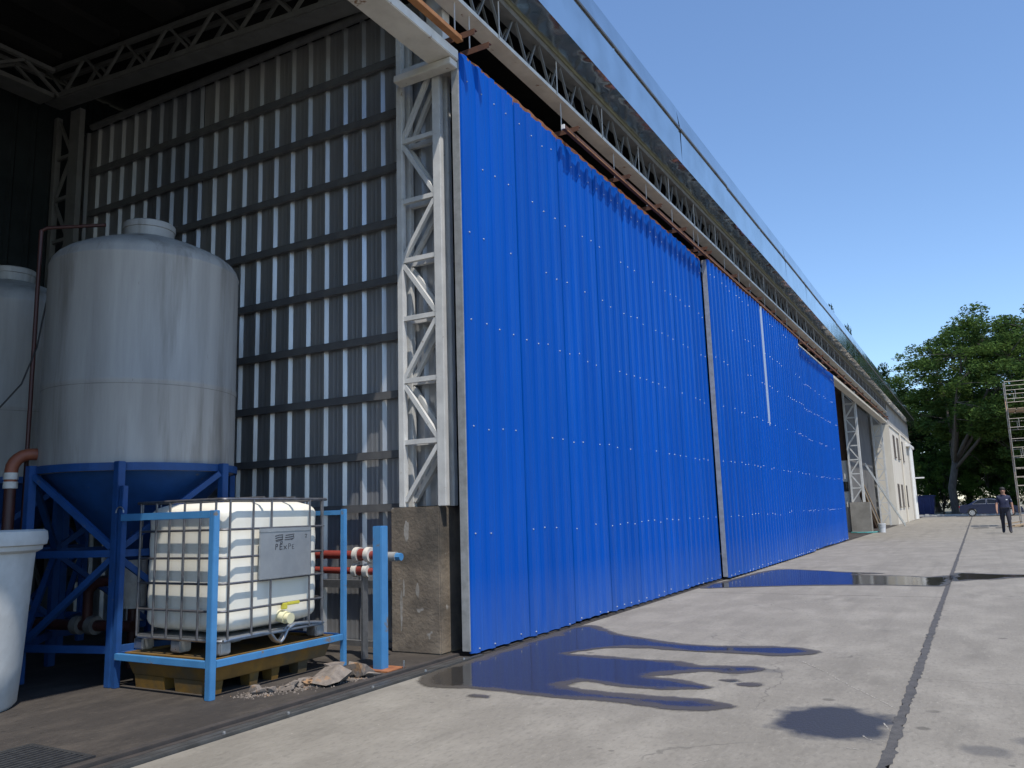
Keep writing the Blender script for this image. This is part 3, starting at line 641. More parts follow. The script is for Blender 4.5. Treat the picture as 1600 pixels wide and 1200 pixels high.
# ------------------------------------------------------------------ sliding doors
def sliding_door(y0, y1, xf, label, matkey, seams, ztop, thick=.14):
    d = thing('sliding_door', (xf, y0, 0), label, 'sliding door', 'blue corrugated sliding doors')
    edges = [y0]+seams+[y1]
    xs = xf-.036
    screws = B()
    for k in range(len(edges)-1):
        a, b_ = edges[k]+(.011 if k else 0), edges[k+1]-.011
        nr = max(1, round((b_-a)/PITCH_)); pt = (b_-a)/nr
        jx = random.gauss(0, .0012); zt = ztop+random.uniform(-.02, .02); zb = .035+random.uniform(-.008, .008)
        pts = []
        for i in range(nr):
            q = a+i*pt
            if i == 0: pts.append((q, -.03)); pts.append((q+.004, 0))
            pts += [(q+pt*.08, 0), (q+pt*.14, .028), (q+pt*.37, .028), (q+pt*.43, 0), (q+pt*.64, .0), (q+pt*.68, .004), (q+pt*.76, .004), (q+pt*.80, 0)]
        pts.append((b_, .001))
        n = len(pts); nz = 9
        vs = []; fs = []
        for zi in range(nz):
            t = zi/(nz-1); z = zb+(zt-zb)*t
            for (q, dx) in pts:
                zz = z
                if zi == nz-1: zz = z-(.006 if dx > .01 else 0)+.004*math.sin(q*23)+.003*math.sin(q*61)
                wob = .0007*math.sin(z*2.1+q*1.3+k)+.0005*math.sin(z*5.3+k*2.1)
                vs.append((xs+dx+jx+wob*(0 if zi in (0, nz-1) else 1), q, zz))
        for zi in range(nz-1):
            fs += [(zi*n+i, zi*n+i+1, (zi+1)*n+i+1, (zi+1)*n+i) for i in range(n-1)]
        B().add(vs, fs).build('cladding_sheet', matkey, d)
        for zr in (.075, 1.15, 2.19, 3.28, 4.19, 4.98, 5.86):
            for i in range(nr):
                if random.random() < (.25 if y0 < 10 else .5): continue
                q = a+(i+.27)*pt+random.gauss(0, .012); z = zr+random.gauss(0, .014)
                if (z > ztop-.05): continue
                screws.lathe([(0.0001, 0), (.0001, 0)], 3, cap=False) if False else None
                cx = xs+.028+jx
                r = .0088
                ring = [(cx, q+r*math.cos(t), z+r*math.sin(t)) for t in np.linspace(0, 2*math.pi, 7)[:-1]]
                ring2 = [(cx+.009, q+.7*r*math.cos(t), z+.7*r*math.sin(t)) for t in np.linspace(0, 2*math.pi, 7)[:-1]]
                screws.add(ring+ring2, [(i_, (i_+1) % 6, 6+(i_+1) % 6, 6+i_) for i_ in range(6)]+[tuple(range(6, 12))])
    if y0 > 24: B().box(xs-.004, xs+.036, y0+.4, y0+6.2, ztop+.012, ztop+.040).build('top_flashing', 'white_paint', d)
    screws.build('screw_heads', 'screw', d, kind='stuff')
    # frame: galvanised edge posts, rails
    for ya, yb in ((y0-.012, y0+.05), (y1-.05, y1+.0)):
        B().box(xf-thick, xs-.014, ya, yb, .05, ztop-.01).build('edge_post', 'galv_dull', d, bevel=.004)
    for z in (.12, 1.15, 2.19, 3.28, 4.19, 4.98):
        B().box(xf-thick, xs-.016, y0+.052, y1-.052, z-.03, z+.03).build('frame_rail', 'galv_dull', d)
    # rusty top angle above the sheets, a little ragged
    mb = B(); yy = y0+.03
    vs = []; n = int((y1-y0)/.09)
    for i in range(n+1):
        q = y0+.02+(y1-y0-.04)*i/n
        vs += [(xs-.010, q, ztop-.06), (xs-.010+.012, q, ztop+.035+random.gauss(0, .008)), (xs-.05, q, ztop+.045)]
    mb.add(vs, [(i*3+j, (i+1)*3+j, (i+1)*3+j+1, i*3+j+1) for i in range(n) for j in range(2)])
    mb.build('top_angle', 'rust', d)
    k = 0; q = y0+.5
    while q < y1:
        B().box(xs-.06, xs-.05, q-.05, q+.05, ztop-.02, 6.25).build('hanger_plate', 'rust_dark', d); q += 1.9
    return d
sliding_door(6.71, 15.36, .0, 'tall blue corrugated sliding door beside the open bay with the tanks', 'door1', [7.86, 9.0, 10.12, 11.2, 12.3, 13.48, 14.55], 6.15)
sliding_door(15.36, 24.75, .135, 'blue corrugated sliding door with a pale vertical paint scrape', 'door2', [16.5, 17.62, 18.72, 19.82, 20.94, 22.04, 23.16], 6.16)
sliding_door(24.62, 32.55, .0, 'blue corrugated sliding door ending at the far open bay', 'door1', [25.75, 26.86, 27.98, 29.1, 30.2, 31.32], 6.12)
# floor track
tr = thing('floor_track', (-.1, 2, 0), 'dark steel door track of parallel flat bars set in the floor', 'floor track')
B().box(-.022, .022, -9, 6.82, -.01, .018).build('rail', 'track', tr, bevel=.003)
B().box(-.10, -.035, -9, 6.68, -.01, .014).build('rail', 'track', tr, bevel=.003)
B().box(-.16, -.112, -9, 6.68, -.01, .011).build('rail', 'track_dark', tr)
B().box(-.235, -.172, -9, 6.70, -.01, .030).build('edge_angle', 'track_dark', tr, bevel=.003)
for y in (3.75, 4.3, 5.2, 5.9, 6.5): B().lathe([(.012, 0), (.012, .012), (.006, .016)], 8, (.005, y, .018)).build('bolt', 'galv', tr)
# under-door rail bedding
B().box(-.06, -.02, 6.9, 53, -.01, .012).build('rail', 'track_dark', tr)

# ------------------------------------------------------------------ drain grate
gr = thing('drain_grate', (-.66, 2.6, 0), 'black iron drain grate let into the bay floor', 'drain grate')
for x in (-.975, -.365): B().box(x-.015, x+.015, 1.9, 3.13, -.02, .012).build('frame_bar', 'black', gr)
B().box(-.96, -.38, 3.10, 3.13, -.02, .012).build('frame_bar', 'black', gr)
B().box(-.958, -.382, 1.9, 3.098, .001, .003).build('pit', 'ink', gr)
for k in range(12):
    x = -.94+k*.0485; B().box(x, x+.022, 1.9, 3.098, .004, .014).build('bar', 'black', gr)

# ------------------------------------------------------------------ tanks on stands
def tank(cx, cy, label, label2):
    r = .876
    t = thing('storage_tank', (cx, cy, 1.87), label, 'tank', 'cone bottomed tanks in the bay')
    prof = [(.12, .55), (.60, 1.35), (r-.03, 1.80), (r, 1.88)]
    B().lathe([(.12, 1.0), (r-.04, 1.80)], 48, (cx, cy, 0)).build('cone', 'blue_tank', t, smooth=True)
    pr = [(r-.004, 1.80), (r, 1.9), (r, 2.585), (r+.006, 2.60), (r+.006, 2.63), (r, 2.65), (r, 3.785), (r+.004, 3.795), (r+.004, 3.805), (r-.003, 3.82), (r-.015, 3.86), (r-.045, 3.905), (r-.10, 3.95), (r-.19, 4.0), (r-.34, 4.07), (.28, 4.17), (.0005, 4.20)]
    b = B().lathe(pr, 64, (cx, cy, 0)).build('shell', 'tank', t, smooth=True)
    for zs_, ro_ in ((2.575, .0015),): B().lathe([(r-.01, zs_-.002), (r+ro_, zs_-.002), (r+ro_, zs_+.002), (r-.01, zs_+.002)], 64, (cx, cy, 0), cap=False).build('seam_line', 'union_shade_seam', t)
    B().lathe([(.235, 4.15), (.24, 4.27), (.25, 4.275), (.25, 4.33), (.235, 4.345), (.10, 4.36), (.0005, 4.365)], 40, (cx, cy, 0)).build('lid', 'tank', t, smooth=True)
    B().lathe([(.025, 4.355), (.025, 4.40), (.0005, 4.41)], 12, (cx, cy, 0)).build('vent_knob', 'tank', t, smooth=True)
    s = thing('tank_stand', (cx, cy, 0), label2, 'tank stand', 'blue tank stands')
    n = 64; ri, ro = r+.004, r+.032
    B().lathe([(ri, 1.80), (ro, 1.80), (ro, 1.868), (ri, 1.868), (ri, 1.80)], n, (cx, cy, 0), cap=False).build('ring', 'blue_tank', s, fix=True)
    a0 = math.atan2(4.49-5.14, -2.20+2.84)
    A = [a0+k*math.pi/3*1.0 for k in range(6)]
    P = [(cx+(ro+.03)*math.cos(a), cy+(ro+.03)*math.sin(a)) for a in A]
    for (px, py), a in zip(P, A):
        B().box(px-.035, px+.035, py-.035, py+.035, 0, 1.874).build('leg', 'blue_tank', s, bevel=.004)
    for k in range(6):
        p, q = Vector((*P[k], 0)), Vector((*P[(k+1) % 6], 0))
        d = (q-p).normalized()*.036
        for z in (1.09, .30):
            B().bar(p+d+Vector((0, 0, z)), q-d+Vector((0, 0, z)), .04, .06).build('rail', 'blue_tank', s)
        if k in (1, 3, 5): a, b_ = p, q
        else: a, b_ = q, p
        dd = (b_-a).normalized()*.04
        B().bar(a+dd+Vector((0, 0, 1.78)), b_-dd+Vector((0, 0, 1.14)), .05, .05).build('brace', 'blue_tank', s)
        B().bar(b_-dd+Vector((0, 0, 1.04)), a+dd+Vector((0, 0, .35)), .05, .05).build('brace', 'blue_tank', s)
    B().lathe([(.11, 0.55), (.11, 1.02)], 16, (cx, cy, 0)).build('outlet', 'white_fit', t, smooth=True)
    return t
tank(-2.84, 5.14, 'dirty white cone bottomed tank standing behind the caged plastic container', 'blue steel stand whose front leg stands at the caged container')
tank(-5.42, 5.22, 'shaded white tank half hidden behind the maroon pipe', 'blue steel stand deep in the dark bay')
# pipework
def pipe(name, pts, r, mat, label, cat, n=12):
    o = B().tube(pts, r, n).build(name, mat, None, smooth=True); return tag(o, label, cat)
vp = thing('vent_pipe', (-3.30, 4.36, 0), 'thin maroon pipe rising past the white tank and bending over it', 'pipe')
B().tube([(-3.34, 4.33, .0), (-3.34, 4.33, 4.16)], .019, 10).build('riser', 'maroon', vp, smooth=True)
B().tube([(-3.34, 4.33, 4.15), (-3.30, 4.36, 4.185), (-2.9, 4.70, 4.235)], .017, 10).build('arm', 'maroon', vp, smooth=True)
op = thing('inlet_pipe', (-3.27, 4.17, 0), 'orange plastic pipe elbow joined to the tank by white unions', 'pipe')
ax, ay, bx, by = -3.27, 4.16, -3.16, 4.42
B().tube([(ax, ay, 0), (ax, ay, 1.70)], .048, 14).build('riser', 'maroon', op, smooth=True)
B().tube([(ax, ay, 1.68), (ax, ay, 1.74)], .06, 14).build('union', 'white_fit', op, smooth=True)
B().tube([(ax, ay, 1.76), (ax, ay, 1.82)], .06, 14).build('union', 'white_fit', op, smooth=True)
el = [(ax, ay, 1.70)]+[(ax+(bx-ax)*.55*(1-math.cos(a)), ay+(by-ay)*.55*(1-math.cos(a)), 1.84+.15*math.sin(a)) for a in np.linspace(0, math.pi/2, 7)]+[(bx, by, 1.99)]
B().tube(el, .054, 14).build('elbow', 'orange_pipe', op, smooth=True)
dv = Vector((bx-ax, by-ay, 0)).normalized(); p_ = Vector((bx, by, 1.99))
B().tube([p_-dv*.06, p_+dv*.0], .072, 16).build('union', 'white_fit', op, smooth=True)
B().tube([p_+dv*.0, p_+dv*.07], .056, 16).build('valve_body', 'white_fit', op, smooth=True)
B().tube([p_+dv*.065, p_+dv*.13], .072, 16).build('union', 'white_fit', op, smooth=True)
B().tube([p_+dv*.13, p_+dv*.24], .05, 14).build('stub', 'orange_pipe', op, smooth=True)
B().tube([p_+dv*.035+Vector((0, 0, .05)), p_+dv*.035+Vector((0, 0, .10))], .016, 8).build('valve_stem', 'white_fit', op)
pipe('cable', [(-3.18, 4.50, 3.95), (-3.24, 4.42, 3.75), (-3.28, 4.38, 3.4), (-3.31, 4.34, 3.0), (-3.36, 4.25, 2.65), (-3.46, 4.12, 2.42), (-3.62, 3.98, 2.30), (-3.9, 3.9, 2.2)], .008, 'black', 'thin black cable looping down from the white tank top', 'cable', 6)
lp = thing('floor_pipework', (-3.0, 5.0, 0), 'dark red pipes and white valves low under the tank', 'pipework')  # maroon pipes and dimmed unions put the under-tank shade into the colour
B().tube([(-3.9, 4.7, .42), (-2.5, 4.9, .42)], .05, 10).build('pipe', 'maroon', lp, smooth=True)
B().tube([(-2.84, 5.14, .55), (-2.84, 5.14, .2), (-2.84, 5.14, .0)], .05, 10).build('pipe', 'maroon', lp, smooth=True)
for a in (0, .18): B().tube([(-3.2+a, 4.8+a*.14, .42), (-3.12+a, 4.81+a*.14, .42)], .085, 12).build('union', 'union_shade_seam', lp, smooth=True)
B().tube([(-3.06, 4.82, .42), (-3.06, 4.82, .72), (-3.0, 4.85, .8), (-2.84, 4.9, .82)], .045, 10).build('pipe', 'maroon', lp, smooth=True)
bb = B().box(-7.2, -6.2, 4.6, 4.66, 5.02, 5.10).build('wall_arm', 'rust_dark', None); tag(bb, 'short rusty bar jutting from the dark back wall', 'bar')
# tub
tb = thing('plastic_tub', (-2.57, 3.33, 0), 'white round plastic tub with thick rim beside the blue tank stand', 'tub')
B().lathe([(.50, 0.0), (.525, .03), (.545, .3), (.585, 1.05), (.595, 1.19), (.57, 1.19), (.53, .3), (.48, .06), (.0005, .05)], 56, (-2.57, 3.33, 0), cap=False).build('body', 'tub', tb, smooth=True)
B().lathe([(.60, 1.14), (.635, 1.16), (.64, 1.19), (.665, 1.20), (.672, 1.24), (.665, 1.30), (.64, 1.315), (.58, 1.315), (.575, 1.15), (.60, 1.14)], 56, (-2.57, 3.33, 0), cap=False).build('rim', 'tub', tb, smooth=True)

# ------------------------------------------------------------------ blue frame round the container
fr = thing('container_frame', (-1.55, 5.2, 0), 'light blue steel frame holding the caged plastic container', 'frame')
PX0, PX1, PY0, PY1 = -2.10, -.945, 4.445, 5.945
def post(x, y, wd, z1, m): return B().box(x-wd/2, x+wd/2, y-wd/2, y+wd/2, 0, z1).build('post', m, fr, bevel=.004)
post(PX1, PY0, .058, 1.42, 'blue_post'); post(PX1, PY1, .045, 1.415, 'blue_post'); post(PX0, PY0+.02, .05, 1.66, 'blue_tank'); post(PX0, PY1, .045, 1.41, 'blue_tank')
zr0, zr1 = .230, .282
B().box(PX0+.026, PX1-.0385, PY0-.02, PY0+.02, 1.36, 1.418).build('rail', 'blue_post', fr, bevel=.003)
B().box(PX0+.024, PX1-.024, PY1-.018, PY1+.018, 1.36, 1.405).build('rail', 'blue_post', fr, bevel=.003)
B().box(PX0+.026, PX1-.0385, PY0-.022, PY0+.018, zr0, zr1).build('rail', 'blue_post', fr, bevel=.003)
B().box(PX1-.02, PX1+.02, PY0+.0385, PY1-.024, zr0, zr1).build('rail', 'blue_post', fr, bevel=.003)
B().box(PX0-.02, PX0+.02, PY0+.046, PY1-.024, zr0, zr1).build('rail', 'blue_tank', fr, bevel=.003)
B().box(PX0+.024, PX1-.024, PY1-.02, PY1+.02, zr0, zr1).build('rail', 'blue_tank', fr, bevel=.003)
B().tube([(-2.08+.05*math.cos(a), 4.42, 1.43+.05*math.sin(a)) for a in np.linspace(0, math.pi, 8)], .006, 6).build('hook', 'galv', fr)

# ------------------------------------------------------------------ ochre spill pallet
sp = thing('spill_pallet', (-1.53, 5.2, 0), 'dirty ochre plastic spill pallet under the blue frame', 'pallet')
sx0, sx1, sy0, sy1 = -2.06, -1.0, 4.51, 5.87
B().add([(sx0+.05, sy0+.05, .10), (sx1-.05, sy0+.05, .10), (sx1-.05, sy1-.05, .10), (sx0+.05, sy1-.05, .10), (sx0, sy0, .262), (sx1, sy0, .262), (sx1, sy1, .262), (sx0, sy1, .262)],
    [(0, 3, 2, 1), (4, 5, 6, 7), (0, 1, 5, 4), (1, 2, 6, 5), (2, 3, 7, 6), (3, 0, 4, 7)]).build('tray', 'spill', sp, bevel=.008)
mb = B()
for (a, b_, c, d_) in ((sx0-.0, sx1+.0, sy0, sy0+.03), (sx0, sx1, sy1-.03, sy1), (sx0, sx0+.03, sy0+.03, sy1-.03), (sx1-.03, sx1, sy0+.03, sy1-.03)): mb.box(a, b_, c, d_, .262, .282)
mb.build('rim', 'spill', sp)
feet = []
for (xa, xb) in ((sx0+.07, sx0+.44), (sx0+.56, sx1-.07)): feet.append((xa, xb, sy0+.05, sy0+.17))
for (ya, yb) in ((sy0+.44, sy0+.54), (sy0+.68, sy0+.77), (sy0+.99, sy0+1.11)):
    for xa in (sx0+.07, sx0+.45, sx1-.19): feet.append((xa, xa+.12, ya, yb))
for (xa, xb, ya, yb) in feet:
        B().add([(xa+.01, ya+.01, 0), (xb-.01, ya+.01, 0), (xb-.01, yb-.01, 0), (xa+.01, yb-.01, 0), (xa, ya, .101), (xb, ya, .101), (xb, yb, .101), (xa, yb, .101)],
            [(0, 3, 2, 1), (4, 5, 6, 7), (0, 1, 5, 4), (1, 2, 6, 5), (2, 3, 7, 6), (3, 0, 4, 7)]).build('foot', 'spill', sp)

# ------------------------------------------------------------------ caged container
ic = thing('bulk_container', (-1.55, 5.2, .285), 'white plastic bulk container in a galvanised bar cage with a metal plate', 'container')
ix0, ix1, iy0, iy1 = -2.13, -1.055, 4.63, 5.83
def rrect(x0, x1, y0, y1, r, z, n=6):
    out = []
    for cx, cy, a0 in ((x1-r, y1-r, 0), (x0+r, y1-r, math.pi/2), (x0+r, y0+r, math.pi), (x1-r, y0+r, 1.5*math.pi)):
        for k in range(n+1):
            a = a0+k*math.pi/2/n; out.append((cx+r*math.cos(a), cy+r*math.sin(a), z))
    return out
levels = []
zb0, zb1 = .435, 1.49
NZ = 34
for k in range(NZ+1):
    t = k/NZ; z = zb0+(zb1-zb0)*t
    inset = .035
    e = min(t, 1-t)*(zb1-zb0)
    if e < .11: inset += .11-math.sqrt(max(0, .11**2-(.11-e)**2))
    inset += .002*math.cos(2*math.pi*(z-.62)/.215)      # bulges between the hoops
    levels.append(rrect(ix0+inset, ix1-inset, iy0+inset, iy1-inset, .13, z, 8))
nn = len(levels[0]); mb = B()
vs = []
for L__ in levels:
    for j, (x, y, z) in enumerate(L__):
        u = (x-ix0)/(ix1-ix0); v = (y-iy0)/(iy1-iy0)
        fx = .005*math.cos(2*math.pi*(x-ix0)/.19); fy = .005*math.cos(2*math.pi*(y-iy0)/.22)
        vs.append((x+(fy if x > ix1-.1 else 0), y-(fx if y < iy0+.1 else 0), z))
mb.add(vs, [(k*nn+j, k*nn+(j+1) % nn, (k+1)*nn+(j+1) % nn, (k+1)*nn+j) for k in range(NZ) for j in range(nn)]+[tuple(range(nn-1, -1, -1)), tuple(NZ*nn+j for j in range(nn))])
bottle = mb.build('bottle', 'ibc', ic, smooth=True)
B().lathe([(.12, 1.485), (.125, 1.52), (.10, 1.535), (.0005, 1.54)], 24, (-1.56, 5.23, 0)).build('lid', 'black', bottle, smooth=True)
for z in (.62, .835, 1.04, 1.265):
    B().tube(rrect(ix0-.008, ix1+.008, iy0-.008, iy1+.008, .09, z, 5), .010, 8, True).build('hoop_bar', 'cage', ic, smooth=True)
B().tube(rrect(ix0-.01, ix1+.01, iy0-.01, iy1+.01, .05, 1.508, 4), .014, 8, True).build('top_hoop', 'cage', ic, smooth=True)
def vbar(x, y, z0=.40, z1=1.505):
    B().tube([(x, y, z0), (x, y, z1)], .0095, 8).build('upright_bar', 'cage', ic, smooth=True)
for f in (.06, .25, .41, .58, .76, .93):
    vbar(ix0+(ix1-ix0)*f, iy0-.026+.012); vbar(ix0+(ix1-ix0)*f, iy1+.014)
for f in (.045, .25, .805, .945):
    vbar(ix1+.014, iy0+(iy1-iy0)*f)
yv = iy0+(iy1-iy0)*.42
vbar(ix1+.014, yv, .40, .835); vbar(ix1+.014, yv, 1.265, 1.505)
for f in (.05, .2, .4, .6, .8, .95): vbar(ix0-.014, iy0+(iy1-iy0)*f)
for f in (.35, .65): B().tube([(ix0-.01, iy0+(iy1-iy0)*f, 1.522), (ix1+.01, iy0+(iy1-iy0)*f, 1.522)], .013, 8).build('top_bar', 'cage', ic, smooth=True)
# name plate with handwriting
py0, py1, pz0, pz1 = iy0+(iy1-iy0)*.30, iy0+(iy1-iy0)*.81, .838, 1.262
pl = B().box(ix1+.020, ix1+.024, py0, py1, pz0, pz1).build('plate', 'plate', ic)
mb = B()
for (a, b_, c, d_) in ((py0, py1, pz0, pz0+.010), (py0, py1, pz1-.032, pz1-.026), (py0, py0+.010, pz0+.01, pz1), (py1-.006, py1, pz0+.01, pz1)): mb.box(ix1+.024, ix1+.0275, a, b_, c, d_)
mb.build('plate_fold', 'galv', pl)
def stroke(pts, wd=.0075):
    mb = B()
    for (a, b_) in zip(pts[:-1], pts[1:]):
        p = Vector((ix1+.0252, py0+(py1-py0)*a[0], pz0+(pz1-pz0)*a[1])); q = Vector((ix1+.0252, py0+(py1-py0)*b_[0], pz0+(pz1-pz0)*b_[1]))
        mb.bar(p, q, wd, .0012, (1, 0, 0))
    return mb.build('handwriting', 'ink', pl)
for k in range(3):
    z = .845-.045*k
    stroke([(.29+.005*k, z-.01), (.36, z+.012), (.44, z+.012)], .0085)
    stroke([(.49-.01*k, z-.0), (.56, z+.006), (.66-.01*k, z+.02)], .0085)
stroke([(.43, .84), (.425, .76), (.31, .725)], .005); stroke([(.64, .85), (.655, .79), (.60, .75)], .005)
stroke([(.385, .715), (.425, .735), (.43, .70), (.39, .69), (.385, .715)], .005)
stroke([(.30, .565), (.305, .68), (.335, .675), (.34, .635), (.305, .625)], .0075)                         # P
stroke([(.43, .675), (.385, .67), (.382, .565), (.43, .575)], .0085); stroke([(.382, .62), (.425, .625)], .008)   # E
stroke([(.455, .635), (.51, .57)], .006); stroke([(.51, .64), (.455, .565)], .006)                          # x
stroke([(.545, .565), (.55, .675), (.59, .665), (.592, .63), (.55, .62)], .005)                             # P
stroke([(.655, .655), (.62, .65), (.622, .565), (.66, .57)], .004); stroke([(.622, .61), (.65, .612)], .004)     # E
stroke([(.875, .835), (.895, .855), (.915, .84), (.90, .805), (.88, .785), (.915, .785)], .004)               # 2
# valve
yv = iy0+(iy1-iy0)*.56
B().tube([(ix1-.05, yv, .515), (ix1+.035, yv, .50)], .052, 16).build('valve_body', 'cream', ic, smooth=True)
B().tube([(ix1+.03, yv, .50), (ix1+.07, yv, .497)], .038, 16).build('valve_spout', 'cream', ic, smooth=True)
B().tube([(ix1+.068, yv, .497), (ix1+.086, yv, .496)], .046, 16).build('valve_cap', 'cream', ic, smooth=True)
mb = B(); mb.box(ix1-.005, ix1+.03, yv-.035, yv+.02, .57, .625); mb.box(ix1+.01, ix1+.028, yv+.02, yv+.17, .600, .628)
mb.build('valve_handle', 'yellow', ic, bevel=.006)
# steel pallet of the container
mb = B().box(ix0+.03, ix1-.03, iy0+.03, iy1-.03, .400, .412); mb.build('base_tray', 'galv', ic)
B().tube(rrect(ix0, ix1, iy0, iy1, .08, .392, 5)[14:]+rrect(ix0, ix1, iy0, iy1, .08, .392, 5)[:7], .013, 8).build('base_rail', 'galv', ic, smooth=True)
ry = [(iy0+.02, .392), (iy0+.10, .40), (iy0+.40, .405), (iy0+.52, .395), (iy0+.58, .325), (iy0+.635, .30), (iy0+.67, .325), (iy0+.72, .40), (iy0+.80, .43), (iy1-.20, .42), (iy1-.04, .40)]
B().tube([(ix1+.006, a, b_) for a, b_ in ry], .014, 8).build('base_rail', 'galv', ic, smooth=True)
B().tube([(ix1-.030, a, b_) for a, b_ in ry], .014, 8).build('base_rail', 'galv', ic, smooth=True)
for x in (ix0+.01, (ix0+ix1)/2-.06, ix1-.13):
    for y in (iy0+.0, (iy0+iy1)/2-.06, iy1-.12):
        if x == ix1-.13 and abs(y-((iy0+iy1)/2-.06)) < .01: continue
        B().box(x, x+.12, y, y+.12, .284, .384).build('foot', 'galv', ic, bevel=.012)
B().lathe([(.016, 0), (.016, .002)], 12, (0, 0, 0)).build('foot_hole', 'black', ic).matrix_local = Matrix.Translation(Vector((ix1-.0095, iy0+.07, .335))-WLOC[ic.name]) @ Matrix.Rotation(math.pi/2, 4, 'Y')

# ------------------------------------------------------------------ blue bollard post, red pipes
bp_ = thing('steel_post', (-.46, 5.90, 0), 'thick light blue square steel post standing by broken concrete', 'post')
B().box(-.535, -.435, 5.86, 5.96, 0, 1.25).build('shaft', 'blue_post', bp_, bevel=.006)
B().box(-.66, -.32, 5.80, 6.05, -.004, .012).build('base_plate', 'rust', bp_)
for x, y in ((-.64, 5.76), (-.30, 6.0)): B().tube([(x, y, 0), (x, y, .075)], .008, 8).build('anchor_bolt', 'galv', bp_)
for z, r, lb, e, cs in ((.985, .042, 'upper', -.72, (-1.10, -.96)), (.835, .034, 'lower', -.84, (-1.12, -.98))):
    rp = thing('red_pipe', (-1.4, 6.3, z), f'{lb} of two red plastic pipes behind the caged container', 'pipe')
    B().tube([(-4.3, 6.3, z+.03), (e, 6.3, z-.02)], r, 14).build('pipe', 'red_pipe', rp, smooth=True)
    for c in cs: B().tube([(c, 6.3, z-.01), (c+.055, 6.3, z-.012)], r+.030, 18).build('union', 'white_fit', rp, smooth=True)
    B().tube([(cs[0]+.057, 6.3, z-.011), (cs[1]-.002, 6.3, z-.011)], r+.016, 18).build('valve_body', 'red_pipe', rp, smooth=True)
    if lb == 'upper':
        B().tube([(e, 6.3, z-.03), (-.60, 6.3, z-.032)], .045, 14).build('tail', 'galv_dull', rp, smooth=True)
        B().tube([(-.60, 6.3, z-.032), (-.545, 6.3, z-.033)], .036, 8).build('end_cap', 'blue_post', rp)
B().box(-1.0, -.98, 6.26, 6.34, .0, .79).build('pipe_support', 'girt_galv', rp)

# ------------------------------------------------------------------ rubble
def rock(name, c, s, seed, lab, z=0):
    rnd = np.random.default_rng(seed); bm = bmesh.new()
    for _ in range(11):
        v = rnd.normal(size=3); v /= np.linalg.norm(v); v = np.sign(v)*np.abs(v)**.6
        bm.verts.new((c[0]+v[0]*s[0]/2, c[1]+v[1]*s[1]/2, z+max(0.0, s[2]/2+v[2]*s[2]/2)))
    r_ = bmesh.ops.convex_hull(bm, input=bm.verts)
    bmesh.ops.delete(bm, geom=[v for v in bm.verts if not v.link_faces], context='VERTS')
    me = bpy.data.meshes.new(name); bm.to_mesh(me); bm.free(); me.materials.append(MT['rubble'])
    o = bpy.data.objects.new(name, me); COL.objects.link(o); WLOC[o.name] = Vector((0, 0, 0)); return o
specs = [((-.50, 5.28), (.30, .42, .15), 'largest slab of broken concrete beside the floor track', None), ((-.44, 5.60), (.20, .24, .15), 'grey concrete chunk at the foot of the thick blue post', None),
         ((-.66, 5.50), (.16, .22, .13), 'rusty edged concrete chunk beside the thin blue frame post', None), ((-.33, 5.62), (.12, .16, .05), 'flat concrete flake at the edge of the floor track', None)]
for i, (c, s, l, g_) in enumerate(specs): tag(rock('concrete_chunk', c, s, 40+i, l), l, 'rubble')
for i in range(16):
    t = i/15; c = (-.78+.24*t+random.gauss(0, .03), 4.75+.55*t+random.gauss(0, .04))
    tag(rock('concrete_fragment', c, (random.uniform(.05, .12), random.uniform(.08, .2), random.uniform(.025, .07)), 80+i, ''), 'small broken concrete piece beside the ochre pallet', 'rubble', 'rubble along the pallet')
mb = B()
for i in range(900):
    t = random.random(); x = -.80+.40*t+random.gauss(0, .07); y = 4.65+.95*t+random.gauss(0, .09); s = random.uniform(.003, .014)
    if x > -.25: continue
    a = random.random()*3
    mb.add([(x+s*math.cos(a+q), y+s*math.sin(a+q), .001) for q in (0, 2.1, 4.2)]+[(x, y, s*1.1)], [(0, 1, 3), (1, 2, 3), (2, 0, 3)])
tag(mb.build('grit', 'rubble', None, kind='stuff'), 'loose concrete grit scattered beside the pallet', 'grit')

# ------------------------------------------------------------------ far buildings and clutter
ob = thing('office_building', (0, 54, 0), 'cream two storey block with small windows at the end of the warehouse', 'building')
B().box(-6.9, .0, 54.1, 72, 0, 6.0).build('wall', 'wall_white', ob)
B().box(-6.9, -.05, 54.1, 72, 6.002, 7.4).build('upper_wall', 'wall_grey', ob)
B().box(-.0, .05, 54.1, 72, 5.93, 6.03).build('string_course', 'wall_white', ob)
for (a, b_) in ((56.0, 57.1), (58.7, 59.9), (62.3, 63.6)):
    for (z0, z1) in ((4.15, 5.45), (1.05, 2.4)):
        if (a, z0) == (0, 0): continue
        wdw = part('window', ob)
        B().box(.0, .012, a, b_, z0, z1).build('pane', 'glass', wdw)
        mb = B(); mb.box(.0, .03, a-.06, a, z0-.06, z1+.06); mb.box(.0, .03, b_, b_+.06, z0-.06, z1+.06); mb.box(.0, .03, a, b_, z1, z1+.06); mb.box(.0, .06, a-.1, b_+.1, z0-.07, z0); mb.box(.0, .026, (a+b_)/2-.03, (a+b_)/2+.03, z0, z1)
        mb.build('frame', 'frame_brown', wdw)
B().tube([(.08, 60.9, 0), (.08, 60.9, 5.9)], .05, 8).build('downpipe', 'wall_white', ob, smooth=True)
for yy in (68.2, 69.6):
    B().tube([(.14, yy, 0.05), (.14, yy, 5.4)], .11, 10).build('downpipe', 'white_paint', ob, smooth=True)
B().box(.0, .25, 66.8, 71.9, 5.4, 5.6).build('pipe_hood', 'white_paint', ob)
B().box(.05, .9, 69.0, 69.15, 3.05, 3.15).build('lamp_arm', 'white_paint', ob)
